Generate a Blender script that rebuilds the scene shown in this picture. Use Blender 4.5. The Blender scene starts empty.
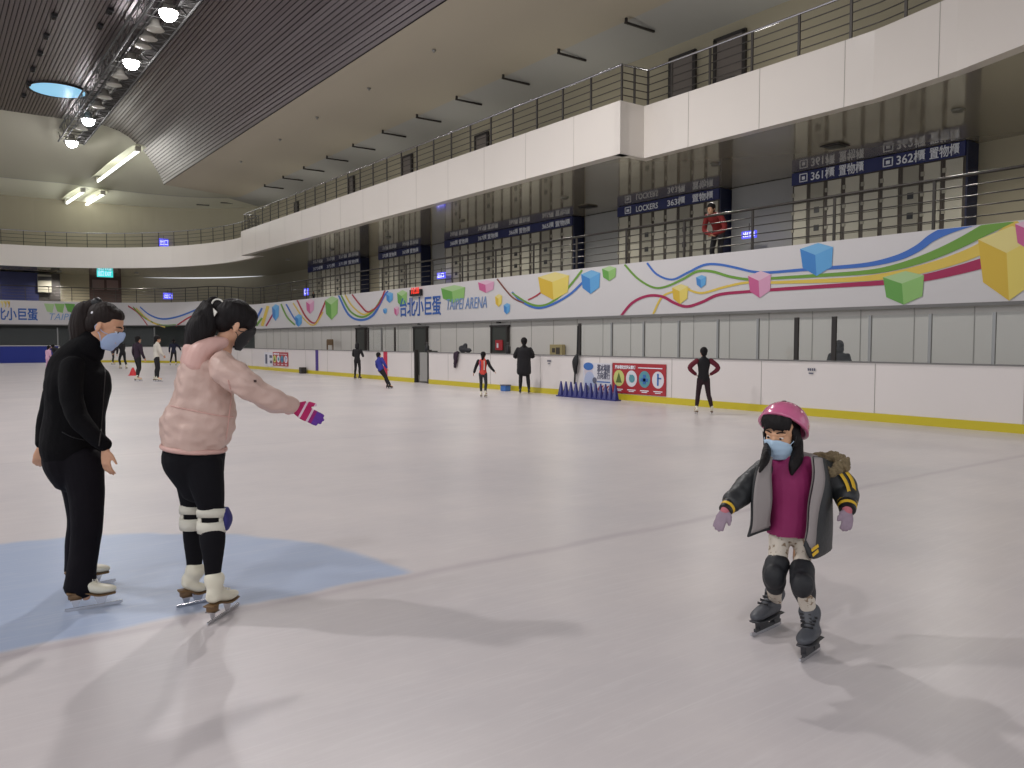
import bpy, bmesh, math, random
import numpy as np
from mathutils import Vector, Matrix, noise
random.seed(7)
C = bpy.context.scene.collection
SC = bpy.context.scene
PI = math.pi
V = Vector

# ------------------------------------------------------------------ camera
F_PX = 800.0
YAW = math.radians(36.27)
PITCH = math.atan(43 / F_PX)
CAM = V((0, 0, 1.46))
FW = V((math.sin(YAW) * math.cos(PITCH), math.cos(YAW) * math.cos(PITCH), -math.sin(PITCH)))
RT = V((math.cos(YAW), -math.sin(YAW), 0))
UP = RT.cross(FW)
FH = V((math.sin(YAW), math.cos(YAW), 0))
cd = bpy.data.cameras.new('camera')
cam = bpy.data.objects.new('camera', cd)
C.objects.link(cam)
cd.sensor_width = 36
cd.lens = F_PX / 1024 * 36
cd.clip_end = 400
cam.matrix_world = Matrix(((RT.x, UP.x, -FW.x, CAM.x), (RT.y, UP.y, -FW.y, CAM.y), (RT.z, UP.z, -FW.z, CAM.z), (0, 0, 0, 1)))
SC.camera = cam

# ------------------------------------------------------------------ world, lights, exposure
w = bpy.data.worlds.new('hall_air'); SC.world = w
w.use_nodes = True
w.node_tree.nodes['Background'].inputs[0].default_value = (0.93, 0.95, 1.0, 1)
w.node_tree.nodes['Background'].inputs[1].default_value = 0.85
SC.view_settings.view_transform = 'Standard'
SC.view_settings.look = 'None'
SC.view_settings.gamma = 1
SC.view_settings.exposure = -0.08
try: SC.view_settings.use_curve_mapping = False
except Exception: pass

def point_light(name, loc, power, radius=0.3, col=(1, 0.97, 0.955)):
    l = bpy.data.lights.new(name, 'SPOT'); l.energy = power; l.shadow_soft_size = radius; l.color = col
    l.spot_size = math.radians(150); l.spot_blend = 0.6
    o = bpy.data.objects.new(name, l); o.location = loc; C.objects.link(o)
    return o
TRUSS_X, TRUSS_Z = 7.95, 14.6
LAMPS = [(TRUSS_X, y, TRUSS_Z - 0.9) for y in (15.5, 26.0, 33.1, 39.9, 51.7, 58.0)]
POW = {15.5: 3200, 26.0: 1300, 33.1: 800, 39.9: 800, 51.7: 800, 58.0: 500}
for p in LAMPS:
    point_light('arena_lamp_light', (p[0], p[1], p[2] - 0.15), POW[p[1]])
for y, pw in ((-3.0, 1500), (6.0, 800), (13.5, 3400), (30.0, 900), (44.0, 900)):
    point_light('arena_lamp_light', (-7.5, y, 13.4), pw, 0.35)

# ------------------------------------------------------------------ pixel helpers (photo 1024 x 768)
def ray(px, py): return FW + RT * ((px - 512) / F_PX) + UP * ((384 - py) / F_PX)
def P(px, py, d): return CAM + ray(px, py) * d
def onX(px, py, x):
    r = ray(px, py); return CAM + r * (x / r.x)
def onY(px, py, y):
    r = ray(px, py); return CAM + r * (y / r.y)
def onZ(px, py, z=0.0):
    r = ray(px, py); return CAM + r * ((z - CAM.z) / r.z)
def depth(p): return (V(p) - CAM).dot(FW)

# ------------------------------------------------------------------ materials
def mat(name, col, rough=0.6, metal=0.0, spec=0.5, emit=None, es=1.0, noise_amt=0.0, noise_scale=6.0, bump=0.0, bscale=40.0, coat=0.0, stretch=(1, 1, 1)):
    m = bpy.data.materials.new(name); m.use_nodes = True
    nt = m.node_tree; b = nt.nodes['Principled BSDF']
    b.inputs['Base Color'].default_value = (*col, 1)
    b.inputs['Roughness'].default_value = rough
    b.inputs['Metallic'].default_value = metal
    b.inputs['Specular IOR Level'].default_value = spec
    b.inputs['Coat Weight'].default_value = coat
    if emit:
        b.inputs['Emission Color'].default_value = (*emit, 1); b.inputs['Emission Strength'].default_value = es
    if noise_amt or bump:
        tc = nt.nodes.new('ShaderNodeTexCoord'); mp = nt.nodes.new('ShaderNodeMapping')
        mp.inputs['Scale'].default_value = stretch
        nt.links.new(tc.outputs['Object'], mp.inputs['Vector'])
    if noise_amt:
        n = nt.nodes.new('ShaderNodeTexNoise'); n.inputs['Scale'].default_value = noise_scale; n.inputs['Detail'].default_value = 4
        nt.links.new(mp.outputs[0], n.inputs['Vector'])
        cr = nt.nodes.new('ShaderNodeMix'); cr.data_type = 'RGBA'
        cr.inputs[6].default_value = (*[c * (1 - noise_amt) for c in col], 1)
        cr.inputs[7].default_value = (*[min(1, c * (1 + noise_amt)) for c in col], 1)
        nt.links.new(n.outputs['Fac'], cr.inputs[0]); nt.links.new(cr.outputs[2], b.inputs['Base Color'])
    if bump:
        n2 = nt.nodes.new('ShaderNodeTexNoise'); n2.inputs['Scale'].default_value = bscale; n2.inputs['Detail'].default_value = 5
        nt.links.new(mp.outputs[0], n2.inputs['Vector'])
        bp = nt.nodes.new('ShaderNodeBump'); bp.inputs['Strength'].default_value = bump; bp.inputs['Distance'].default_value = 0.01
        nt.links.new(n2.outputs['Fac'], bp.inputs['Height']); nt.links.new(bp.outputs[0], b.inputs['Normal'])
    return m

def srgb(r, g, b):
    f = lambda c: (c / 255 / 12.92) if c / 255 <= 0.04045 else ((c / 255 + 0.055) / 1.055) ** 2.4
    return (f(r), f(g), f(b))

M = dict(
    white=mat('glossy_white_panel', srgb(222, 217, 212), 0.3, noise_amt=0.03, noise_scale=0.6),
    board=mat('white_board_plastic', srgb(226, 219, 215), 0.3, noise_amt=0.04, noise_scale=0.7, coat=0.2),
    fascia=mat('glossy_white_fascia', srgb(228, 221, 213), 0.22, noise_amt=0.025, noise_scale=0.5),
    seam=mat('dark_seam', srgb(160, 156, 150), 0.6),
    faint=mat('faint_seam', srgb(176, 170, 162), 0.5),
    cream=mat('cream_paint', srgb(188, 185, 168), 0.7, noise_amt=0.03, noise_scale=0.3),
    taupe=mat('taupe_paint', srgb(184, 176, 158), 0.7, noise_amt=0.05, noise_scale=0.2),
    grey=mat('grey_paint', srgb(176, 176, 172), 0.7),
    tan=mat('tan_paint', srgb(160, 152, 130), 0.7, noise_amt=0.03, noise_scale=0.3),
    under=mat('gloss_soffit', srgb(146, 140, 125), 0.09, spec=0.9, coat=0.4),
    wallgrey=mat('grey_wall_panel', srgb(202, 198, 192), 0.5, noise_amt=0.06, noise_scale=0.5, stretch=(1, 1, 0.2)),
    slat=mat('ceiling_slat_metal', srgb(120, 110, 110), 0.34, metal=0.7),
    slatback=mat('ceiling_backing', srgb(32, 28, 28), 0.8),
    yellow=mat('yellow_kick_plate', srgb(205, 188, 40), 0.4),
    blueboard=mat('blue_board_padding', srgb(26, 46, 140), 0.5),
    cap=mat('grey_cap_rail', srgb(120, 118, 116), 0.4),
    dark=mat('dark_metal', srgb(52, 48, 46), 0.5, metal=0.3),
    steel=mat('brushed_steel', srgb(150, 150, 148), 0.3, metal=0.9),
    rail=mat('bronze_rail', srgb(64, 60, 56), 0.45, metal=0.4),
    chrome=mat('polished_steel', srgb(190, 190, 195), 0.15, metal=1.0),
    black=mat('black_plastic', srgb(20, 20, 22), 0.4),
    navy=mat('navy_sign', srgb(24, 34, 92), 0.4),
    navyside=mat('navy_panel', srgb(28, 34, 62), 0.5),
    text=mat('white_letter', srgb(235, 238, 245), 0.5),
    lockbody=mat('locker_brown_frame', srgb(70, 62, 54), 0.5),
    lockdoor=mat('locker_door_cream', srgb(182, 178, 163), 0.45),
    lockpad=mat('locker_panel_grey', srgb(150, 146, 132), 0.45),
    truss=mat('truss_aluminium', srgb(104, 104, 102), 0.65, metal=0.1, spec=0.2),
    lamp=mat('lamp_glow', (1, 1, 1), emit=(1, 0.97, 1.0), es=60.0),
    tube=mat('fluorescent_glow', (1, 1, 1), emit=(0.97, 1.0, 0.95), es=4.0),
    sky=mat('skylight_blue', srgb(60, 110, 140), 0.3, emit=srgb(140, 196, 226), es=1.0),
    lampoff=mat('unlit_lamp_reflector', srgb(185, 182, 172), 0.4, metal=0.2),
    reveal=mat('dark_doorway', srgb(56, 58, 54), 0.6),
    doorbrown=mat('brown_door', srgb(72, 50, 46), 0.5),
    doorgrey=mat('grey_door', srgb(112, 104, 98), 0.5),
    floorgrey=mat('concourse_floor', srgb(120, 116, 108), 0.4),
    red=mat('red_plastic', srgb(205, 40, 48), 0.5),
    signred=mat('sign_red', srgb(168, 38, 48), 0.45),
    signwhite=mat('sign_white', srgb(218, 216, 222), 0.45),
    signgrey=mat('sign_text_grey', srgb(96, 98, 116), 0.5),
    signblue=mat('sign_blue', srgb(60, 110, 180), 0.5),
    teal=mat('sign_teal', srgb(90, 150, 160), 0.5),
    signyellow=mat('sign_pale_yellow', srgb(200, 204, 120), 0.5),
    green_d=mat('sign_green', srgb(90, 110, 50), 0.5),
    cone=mat('blue_cone_plastic', srgb(34, 38, 110), 0.45),
    led=mat('red_led', srgb(60, 5, 5), 0.5, emit=srgb(255, 60, 40), es=1.0),
    exitblue=mat('blue_sign_glow', srgb(40, 40, 160), 0.5, emit=srgb(96, 96, 250), es=1.1),
    exitwhite=mat('sign_glow_white', (1, 1, 1), 0.5, emit=srgb(215, 220, 255), es=1.2),
    exitgreen=mat('exit_sign_glow', srgb(40, 160, 160), 0.5, emit=srgb(70, 205, 200), es=1.1),
    skin_brown=mat('brown_furniture', srgb(110, 86, 58), 0.5),
)
RIB = dict(
    blue=mat('print_blue', srgb(62, 112, 196), 0.4), green=mat('print_green', srgb(112, 160, 58), 0.4),
    yellow=mat('print_yellow', srgb(226, 196, 84), 0.4), magenta=mat('print_magenta', srgb(170, 30, 84), 0.4),
    red=mat('print_red', srgb(176, 48, 64), 0.4), white=mat('print_white', srgb(235, 232, 234), 0.4),
    brown=mat('print_brown', srgb(130, 72, 58), 0.4),
    blue_l=mat('print_light_blue', srgb(120, 182, 226), 0.4), blue_m=mat('print_mid_blue', srgb(98, 168, 222), 0.4), blue_d=mat('print_deep_blue', srgb(64, 134, 204), 0.4),
    green_l=mat('print_light_green', srgb(176, 208, 150), 0.4), green_m=mat('print_mid_green', srgb(146, 194, 112), 0.4), green_d=mat('print_deep_green', srgb(104, 166, 76), 0.4),
    yellow_l=mat('print_light_yellow', srgb(232, 216, 140), 0.4), yellow_m=mat('print_mid_yellow', srgb(232, 210, 104), 0.4), yellow_d=mat('print_deep_yellow', srgb(220, 184, 60), 0.4),
    pink_l=mat('print_light_pink', srgb(228, 190, 208), 0.4), pink_m=mat('print_mid_pink', srgb(220, 160, 190), 0.4), pink_d=mat('print_deep_pink', srgb(204, 96, 146), 0.4),
)

# ------------------------------------------------------------------ mesh helpers
class MB:
    """collects shapes and links them as one mesh object"""
    def __init__(s): s.v = []; s.f = []; s.mi = []; s.sm = []; s.k = 0
    def add(s, vs, fs, smooth=False):
        o = len(s.v); s.v += [tuple(v) for v in vs]
        for f in fs: s.f.append(tuple(o + i for i in f)); s.mi.append(s.k); s.sm.append(smooth)
        return s
    def mat(s, k): s.k = k; return s
    def box(s, c, size, rot=None):
        hx, hy, hz = size[0] / 2, size[1] / 2, size[2] / 2
        vs = [V((x * hx, y * hy, z * hz)) for x in (-1, 1) for y in (-1, 1) for z in (-1, 1)]
        if rot is not None: vs = [rot @ v for v in vs]
        vs = [v + V(c) for v in vs]
        return s.add(vs, [(0, 1, 3, 2), (4, 6, 7, 5), (0, 4, 5, 1), (2, 3, 7, 6), (0, 2, 6, 4), (1, 5, 7, 3)])
    def box2(s, a, b):
        a = V(a); b = V(b); return s.box((a + b) / 2, [abs(x) for x in (b - a)])
    def tube(s, a, b, r, n=8, r2=None, caps=True):
        a = V(a); b = V(b); r2 = r if r2 is None else r2
        t = (b - a).normalized(); h = V((0, 0, 1)) if abs(t.z) < 0.9 else V((1, 0, 0))
        u = t.cross(h).normalized(); w_ = t.cross(u)
        vs = []
        for p, rr in ((a, r), (b, r2)):
            for i in range(n):
                an = 2 * PI * i / n; vs.append(p + (u * math.cos(an) + w_ * math.sin(an)) * rr)
        fs = [(i, (i + 1) % n, n + (i + 1) % n, n + i) for i in range(n)]
        s.add(vs, fs, n > 5)
        if caps: s.add(vs[:n], [tuple(reversed(range(n)))]); s.add(vs[n:], [tuple(range(n))])
        return s
    def path(s, pts, r, n=6):
        for a, b in zip(pts[:-1], pts[1:]): s.tube(a, b, r, n)
        return s
    def lathe(s, c, prof, n=16, axis='Z', rot=None):
        vs = []
        for (r, z) in prof:
            for i in range(n):
                an = 2 * PI * i / n; v = V((r * math.cos(an), r * math.sin(an), z))
                if rot is not None: v = rot @ v
                vs.append(v + V(c))
        fs = []
        for k in range(len(prof) - 1):
            for i in range(n): fs.append((k * n + i, k * n + (i + 1) % n, (k + 1) * n + (i + 1) % n, (k + 1) * n + i))
        return s.add(vs, fs, True)
    def prism(s, poly, off):
        """poly: list of 3D points in one plane; off: extrusion vector"""
        n = len(poly); a = [V(p) for p in poly]; b = [p + V(off) for p in a]
        return s.add(a + b, [tuple(range(n)), tuple(reversed(range(n, 2 * n)))] + [(i, n + i, n + (i + 1) % n, (i + 1) % n) for i in range(n)])
    def grid(s, rows, smooth=False):
        """rows: list of equally long point lists"""
        n = len(rows[0]); vs = [p for r in rows for p in r]
        fs = [(i * n + j, i * n + j + 1, (i + 1) * n + j + 1, (i + 1) * n + j) for i in range(len(rows) - 1) for j in range(n - 1)]
        return s.add(vs, fs, smooth)
    def build(s, name, mats, parent=None, loc=None, bevel=0, **props):
        me = bpy.data.meshes.new(name)
        org = V(loc) if loc is not None else V((0, 0, 0))
        me.from_pydata([tuple(V(v) - org) for v in s.v], [], s.f)
        if not isinstance(mats, (list, tuple)): mats = [mats]
        for m in mats: me.materials.append(m)
        me.polygons.foreach_set('material_index', s.mi); me.polygons.foreach_set('use_smooth', s.sm)
        me.update()
        bm = bmesh.new(); bm.from_mesh(me)
        if bevel: bmesh.ops.remove_doubles(bm, verts=bm.verts, dist=1e-5)
        bmesh.ops.recalc_face_normals(bm, faces=bm.faces)
        bm.to_mesh(me); bm.free()
        o = bpy.data.objects.new(name, me); C.objects.link(o)
        o.location = org
        if bevel:
            b = o.modifiers.new('bevel', 'BEVEL'); b.width = bevel; b.segments = 2; b.limit_method = 'ANGLE'
        if parent is not None: attach(o, parent)
        for k, v in props.items(): o[k] = v
        return o

def attach(o, parent):
    """child keeps its world place; parents here are never scaled"""
    o.parent = parent
    def world(q):
        m = Matrix.Translation(q.location)
        return m if q.parent is None else world(q.parent) @ q.matrix_parent_inverse @ m
    o.matrix_parent_inverse = world(parent).inverted()

def tag(o, label=None, cat=None, group=None, kind=None):
    if label: o['label'] = label
    if cat: o['category'] = cat
    if group: o['group'] = group
    if kind: o['kind'] = kind
    return o
def empty(name, loc, label, cat, group=None):
    o = bpy.data.objects.new(name, None); C.objects.link(o); o.location = loc; o.empty_display_size = 0.2
    return tag(o, label, cat, group)
def structure(name, mb, mats, parent=None):
    o = mb.build(name, mats, parent)
    o['kind'] = 'structure'
    return o

def text_mesh(name, s, size, origin, xdir, material, parent, zdir=V((0, 0, 1)), bold=0.0, width=None, depth_=0.004, shear=0.0, align='LEFT'):
    cu = bpy.data.curves.new('lettering', 'FONT'); cu.body = s; cu.size = size; cu.extrude = depth_; cu.offset = bold; cu.shear = shear
    cu.align_x = align
    cu.resolution_u = 3
    t = bpy.data.objects.new('lettering_tmp', cu); C.objects.link(t)
    dg = bpy.context.evaluated_depsgraph_get(); dg.update()
    me = bpy.data.meshes.new_from_object(t.evaluated_get(dg))
    C.objects.unlink(t); bpy.data.objects.remove(t)
    n = len(me.vertices); co = np.empty(n * 3); me.vertices.foreach_get('co', co); co = co.reshape(-1, 3)
    if width: co[:, 0] *= width / max(1e-6, co[:, 0].max() - min(0, co[:, 0].min()))
    x = V(xdir).normalized(); z = V(zdir).normalized(); nrm = x.cross(z)
    A = np.array([x, z, nrm]); w_ = co @ A + np.array(origin)
    me.vertices.foreach_set('co', w_.ravel()); me.materials.clear(); me.materials.append(material); me.update()
    me.name = name
    o = bpy.data.objects.new(name, me); C.objects.link(o)
    if parent is not None: attach(o, parent)
    return o

# ------------------------------------------------------------------ paths of the oval hall
def arc_path(x, ycorner, yend, xin, xend=-16, n=10, y0=-4):
    """straight along Y at X=x to ycorner, elliptic turn to (xin, yend), then along -X"""
    pts = [V((x, y, 0)) for y in np.linspace(y0, ycorner, 14)]
    for i in range(1, n + 1):
        a = PI / 2 * i / n
        pts.append(V((xin + (x - xin) * math.cos(a), ycorner + (yend - ycorner) * math.sin(a), 0)))
    for xx in np.linspace(xin, xend, 8)[1:]: pts.append(V((xx, yend, 0)))
    return pts
def resample(pts, step):
    out = [pts[0].copy()]; acc = 0
    for a, b in zip(pts[:-1], pts[1:]):
        L = (b - a).length
        if L < 1e-9: continue
        while acc + L >= step:
            t = (step - acc) / L; a = a + (b - a) * t; out.append(a.copy()); L = (b - a).length; acc = 0
        acc += L
    return out
def at_z(pts, z): return [V((p.x, p.y, z)) for p in pts]
def inward(pts):
    out = []
    for i in range(len(pts)):
        a = pts[max(0, i - 1)]; b = pts[min(len(pts) - 1, i + 1)]
        t = (b - a); t.z = 0; t.normalize(); out.append(V((-t.y, t.x, 0)))   # path runs +Y then -X: left of travel is the rink
    return out
def offset(pts, d):
    return [p + n * d for p, n in zip(pts, inward(pts))]

# ================================================================== THE ICE
def ice_material():
    m = bpy.data.materials.new('skated_ice'); m.use_nodes = True; nt = m.node_tree; N = nt.nodes; L = nt.links
    b = N['Principled BSDF']; b.inputs['Roughness'].default_value = 0.32; b.inputs['Specular IOR Level'].default_value = 0.4
    tc = N.new('ShaderNodeTexCoord'); sep = N.new('ShaderNodeSeparateXYZ'); L.new(tc.outputs['Object'], sep.inputs[0])
    def math_(op, a, b_=None, c=None):
        n = N.new('ShaderNodeMath'); n.operation = op
        for i, x in enumerate((a, b_, c)):
            if x is None: continue
            if isinstance(x, (int, float)): n.inputs[i].default_value = x
            else: L.new(x, n.inputs[i])
        return n.outputs[0]
    X, Y = sep.outputs[0], sep.outputs[1]
    wob = N.new('ShaderNodeTexNoise'); wob.inputs['Scale'].default_value = 1.6; wob.inputs['Detail'].default_value = 6; L.new(tc.outputs['Object'], wob.inputs['Vector'])
    wv = math_('MULTIPLY', math_('SUBTRACT', wob.outputs['Fac'], 0.5), 0.22)
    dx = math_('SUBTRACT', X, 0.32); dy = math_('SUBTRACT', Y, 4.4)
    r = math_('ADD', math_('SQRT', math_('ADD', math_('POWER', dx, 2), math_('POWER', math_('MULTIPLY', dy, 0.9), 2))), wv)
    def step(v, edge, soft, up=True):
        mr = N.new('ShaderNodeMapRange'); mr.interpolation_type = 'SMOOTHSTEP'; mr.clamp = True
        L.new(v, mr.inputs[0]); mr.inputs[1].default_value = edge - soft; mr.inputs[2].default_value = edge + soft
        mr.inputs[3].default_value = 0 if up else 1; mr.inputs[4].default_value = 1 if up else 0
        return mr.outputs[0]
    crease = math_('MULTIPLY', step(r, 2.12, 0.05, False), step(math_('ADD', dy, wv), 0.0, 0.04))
    gl = step(math_('ABSOLUTE', math_('ADD', math_('SUBTRACT', Y, 4.32), math_('MULTIPLY', wv, 0.5))), 0.045, 0.05, False)
    far1 = step(math_('ABSOLUTE', math_('SUBTRACT', Y, 11.2)), 0.03, 0.05, False)
    far2 = step(math_('ABSOLUTE', math_('SUBTRACT', Y, 24.0)), 0.1, 0.1, False)
    far3 = step(math_('ABSOLUTE', math_('SUBTRACT', Y, 33.4)), 0.15, 0.12, False)
    n1 = N.new('ShaderNodeTexNoise'); n1.inputs['Scale'].default_value = 0.5; n1.inputs['Detail'].default_value = 8; n1.inputs['Roughness'].default_value = 0.65; L.new(tc.outputs['Object'], n1.inputs['Vector'])
    ramp = N.new('ShaderNodeValToRGB'); L.new(n1.outputs['Fac'], ramp.inputs[0])
    ramp.color_ramp.elements[0].position = 0.3; ramp.color_ramp.elements[0].color = (*srgb(196, 190, 192), 1)
    ramp.color_ramp.elements[1].position = 0.7; ramp.color_ramp.elements[1].color = (*srgb(216, 208, 207), 1)
    # thin skate scratches: stretched noise in two directions
    def scratch(rot, sc):
        mp = N.new('ShaderNodeMapping'); mp.inputs['Rotation'].default_value = (0, 0, rot); mp.inputs['Scale'].default_value = sc
        L.new(tc.outputs['Object'], mp.inputs['Vector'])
        n = N.new('ShaderNodeTexNoise'); n.inputs['Scale'].default_value = 1.0; n.inputs['Detail'].default_value = 3; n.inputs['Distortion'].default_value = 0.35
        L.new(mp.outputs[0], n.inputs['Vector'])
        return step(math_('ABSOLUTE', math_('SUBTRACT', n.outputs['Fac'], 0.5)), 0.012, 0.012, False)
    s1 = scratch(0.5, (0.5, 9, 1)); s2 = scratch(-0.9, (0.4, 7, 1)); s3 = scratch(1.7, (0.6, 10, 1))
    sc_all = math_('MULTIPLY', math_('ADD', math_('ADD', s1, s2), s3), 0.07)
    def mix(fac, a, bcol):
        mx = N.new('ShaderNodeMix'); mx.data_type = 'RGBA'; L.new(fac, mx.inputs[0]) if not isinstance(fac, float) else setattr(mx.inputs[0], 'default_value', fac)
        L.new(a, mx.inputs[6]); mx.inputs[7].default_value = (*bcol, 1); return mx.outputs[2]
    c = ramp.outputs[0]
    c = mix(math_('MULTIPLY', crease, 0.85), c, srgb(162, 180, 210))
    c = mix(math_('MULTIPLY', gl, 0.24), c, srgb(120, 96, 118))
    for fl in (far1, far2, far3): c = mix(math_('MULTIPLY', fl, 0.16), c, srgb(130, 120, 130))
    c = mix(sc_all, c, srgb(236, 232, 232))
    L.new(c, b.inputs['Base Color'])
    bp = N.new('ShaderNodeBump'); bp.inputs['Strength'].default_value = 0.12; bp.inputs['Distance'].default_value = 0.01
    L.new(math_('ADD', n1.outputs['Fac'], sc_all), bp.inputs['Height']); L.new(bp.outputs[0], b.inputs['Normal'])
    return m
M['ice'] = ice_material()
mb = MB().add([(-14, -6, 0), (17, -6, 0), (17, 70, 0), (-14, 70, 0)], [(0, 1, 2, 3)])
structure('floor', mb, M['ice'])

# ================================================================== RINK BOARDS
BX = 13.9
board_path = arc_path(BX, 52, 62.5, 4.5, xend=-14, n=12, y0=-3)
def wallstrip(pts, z0, z1, thick, outward=True):
    """closed extruded wall along a path"""
    q = offset(pts, -thick)
    rows = [at_z(pts, z0), at_z(pts, z1), at_z(q, z1), at_z(q, z0), at_z(pts, z0)]
    return rows
split = next(i for i, p in enumerate(board_path) if p.y > 60 and p.x < 8.2)
fine = resample(board_path, 0.25)
k_blue = next(i for i, p in enumerate(fine) if p.y > 60 and onscreen(p) < 52) if False else None
def sx(p):
    d = (V((p[0], p[1], 0)) - CAM); return 512 + F_PX * d.dot(RT) / d.dot(FH)
k_blue = next(i for i, p in enumerate(fine) if p.y > 60 and sx(p) < 60)
white_pts, blue_pts = fine[:k_blue + 1], fine[k_blue:]
# the boards are one wall; kick plate and cap rail ride on it
g0 = next(i for i, p in enumerate(fine) if p.y > 23.7); 
mb = MB()
for seg in (fine[:g0 + 1], fine[g0 + 4:k_blue + 1]): mb.grid(wallstrip(seg, 0.0, 1.06, 0.12), False)
boards = structure('wall_boards', mb, M['board'])
mb = MB()
for seg in (fine[:g0 + 1], fine[g0 + 4:k_blue + 1]): mb.grid(wallstrip(offset(seg, 0.015), 0.0, 0.15, 0.02))
structure('kick_plate', mb, M['yellow'], boards)
mb = MB()
for seg in (fine[:g0 + 1], fine[g0 + 4:k_blue + 1]): mb.grid(wallstrip(offset(seg, 0.02), 1.06, 1.085, 0.17))
structure('cap_rail', mb, M['cap'], boards)
mb = MB()
ys = list(np.arange(-2, 52, 2.45))
for y in ys: mb.box((BX - 0.003, y, 0.6), (0.006, 0.008, 0.9))
structure('board_seam', mb, M['seam'], boards)
mb = MB().grid(wallstrip(blue_pts, 0.0, 1.12, 0.25))
bb = structure('wall_boards_padded', mb, M['blueboard'])
mb = MB().grid(wallstrip(offset(blue_pts, 0.02), 1.12, 1.16, 0.3)); structure('cap_rail', mb, M['white'], bb)
# coloured line markers painted up the boards
for px, col, nm in ((317, srgb(70, 50, 130), 'blue_line_marker'), (385.5, srgb(190, 40, 70), 'red_line_marker')):
    p = onX(px, 360, BX); structure(nm, MB().box((BX - 0.006, p.y, 0.6), (0.01, 0.3, 0.92)), mat(nm, col, 0.5), boards)
# open gate in the boards: dark gap and grey gate leaf
gy0, gy1 = fine[g0].y, fine[g0 + 4].y
gate = empty('rink_gate', (BX + 0.06, (gy0 + gy1) / 2, 0), 'tall grey gate leaf beside dark gap in the white rink boards', 'gate')
MB().box((BX + 0.06, gy0 + 0.36, 0.56), (0.08, 0.62, 1.0)).build('gate_leaf', mat('grey_gate', srgb(150, 148, 144), 0.4), gate, bevel=0.01)
MB().box((BX + 0.06, gy0 + 0.06, 0.58), (0.13, 0.1, 1.16)).build('gate_post', M['dark'], gate)
MB().box((BX + 0.06, gy1 - 0.02, 0.58), (0.13, 0.08, 1.16)).build('gate_post', M['dark'], gate)
MB().box((BX + 0.5, gy1 - 0.3, 0.56), (0.06, 0.8, 1.12)).build('gate_gap_shade', M['reveal'], gate)  # dark sheet standing in for the shade inside the open gap
structure('floor_walkway', MB().box2((BX + 0.15, -4, 0.001), (17.0, 66, 0.02)), M['floorgrey'])

# protective glass with posts, standing on the boards
glassmat = bpy.data.materials.new('rink_glass'); glassmat.use_nodes = True
nt = glassmat.node_tree; nt.nodes.remove(nt.nodes['Principled BSDF'])
tr = nt.nodes.new('ShaderNodeBsdfTransparent'); tr.inputs[0].default_value = (0.96, 0.97, 0.965, 1)
gl_ = nt.nodes.new('ShaderNodeBsdfGlossy'); gl_.inputs['Roughness'].default_value = 0.03
mx = nt.nodes.new('ShaderNodeMixShader'); mx.inputs[0].default_value = 0.025
nt.links.new(tr.outputs[0], mx.inputs[1]); nt.links.new(gl_.outputs[0], mx.inputs[2]); nt.links.new(mx.outputs[0], nt.nodes['Material Output'].inputs[0])
def glass_run(pys, label, group, zt=1.95, path=None, single=False):
    for k, (a, b) in enumerate(zip(pys[:-1], pys[1:])):
        pass
    return
post_px = [578, 610, 642, 677, 716, 756, 794.5, 832, 868, 928, 992]
post_y = sorted([onX(px, 350, BX).y for px in post_px], reverse=True) + [4.0, 2.4]
place = ['beside the hanging dark strap', 'above the white skating-direction poster', 'above the left half of the red safety poster', 'above the right end of the red safety poster',
         'just left of the skater in the maroon sleeves', 'just right of the skater in maroon sleeves', 'left of the two dark posts near the hooded spectator',
         'in front of the dark hooded spectator', 'one pane right of the dark hooded spectator', 'second from the right edge of the photo', 'at the right edge of the photo', 'beyond the right edge']
for k, (a, b) in enumerate(zip(post_y[:-1], post_y[1:])):
    g = empty('glass_panel', (BX + 0.06, (a + b) / 2, 1.085), 'clear rink glass pane ' + place[k], 'glass panel', 'glass panes along the long boards')
    MB().box((BX + 0.06, (a + b) / 2, 1.085 + 0.42), (0.012, a - b - 0.06, 0.84)).build('pane', glassmat, g)
    MB().box((BX + 0.06, a, 1.085 + 0.42), (0.045, 0.05 if k not in (0, 6, 7) else 0.09, 0.84)).build('post', M['dark'] if k in (0, 6, 7) else M['steel'], g)
post_px2 = [367, 380.5, 393.5, 408.5]
py2 = [onX(px, 350, BX).y for px in post_px2]
nm2 = ['behind the standing black-clad person by the glass', 'above the skater in blue', 'just left of the open gate']
for k, (a, b) in enumerate(zip(py2[:-1], py2[1:])):
    g = empty('glass_panel', (BX + 0.06, (a + b) / 2, 1.085), 'clear rink glass pane ' + nm2[k], 'glass panel', 'glass panes left of the open gate')
    MB().box((BX + 0.06, (a + b) / 2, 1.085 + 0.44), (0.012, a - b - 0.08, 0.88)).build('pane', glassmat, g)
    MB().box((BX + 0.06, a, 1.085 + 0.44), (0.05, 0.07, 0.88)).build('post', M['dark'] if k != 1 else M['steel'], g)
MB()
# glass at the far end: posts with panes following the curve
endf = [p for p in fine if p.y > 54]
prev = None; kk = 0
egl = empty('end_glass_screen', (4.5, 62.6, 1.1), 'row of clear glass panes with steel posts above the far end boards', 'glass screen')
pane_mb = MB()
sel = endf[::14]
for p in sel:
    MB().box((p.x, p.y + 0.1, 1.16 + 0.6), (0.07, 0.07, 1.2)).build('post', M['steel'], egl)
for a, b in zip(sel[:-1], sel[1:]):
    pane_mb.grid([[V((a.x, a.y + 0.1, 1.16)), V((b.x, b.y + 0.1, 1.16))], [V((a.x, a.y + 0.1, 2.3)), V((b.x, b.y + 0.1, 2.3))]])
pane_mb.build('pane', glassmat, egl)

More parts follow.
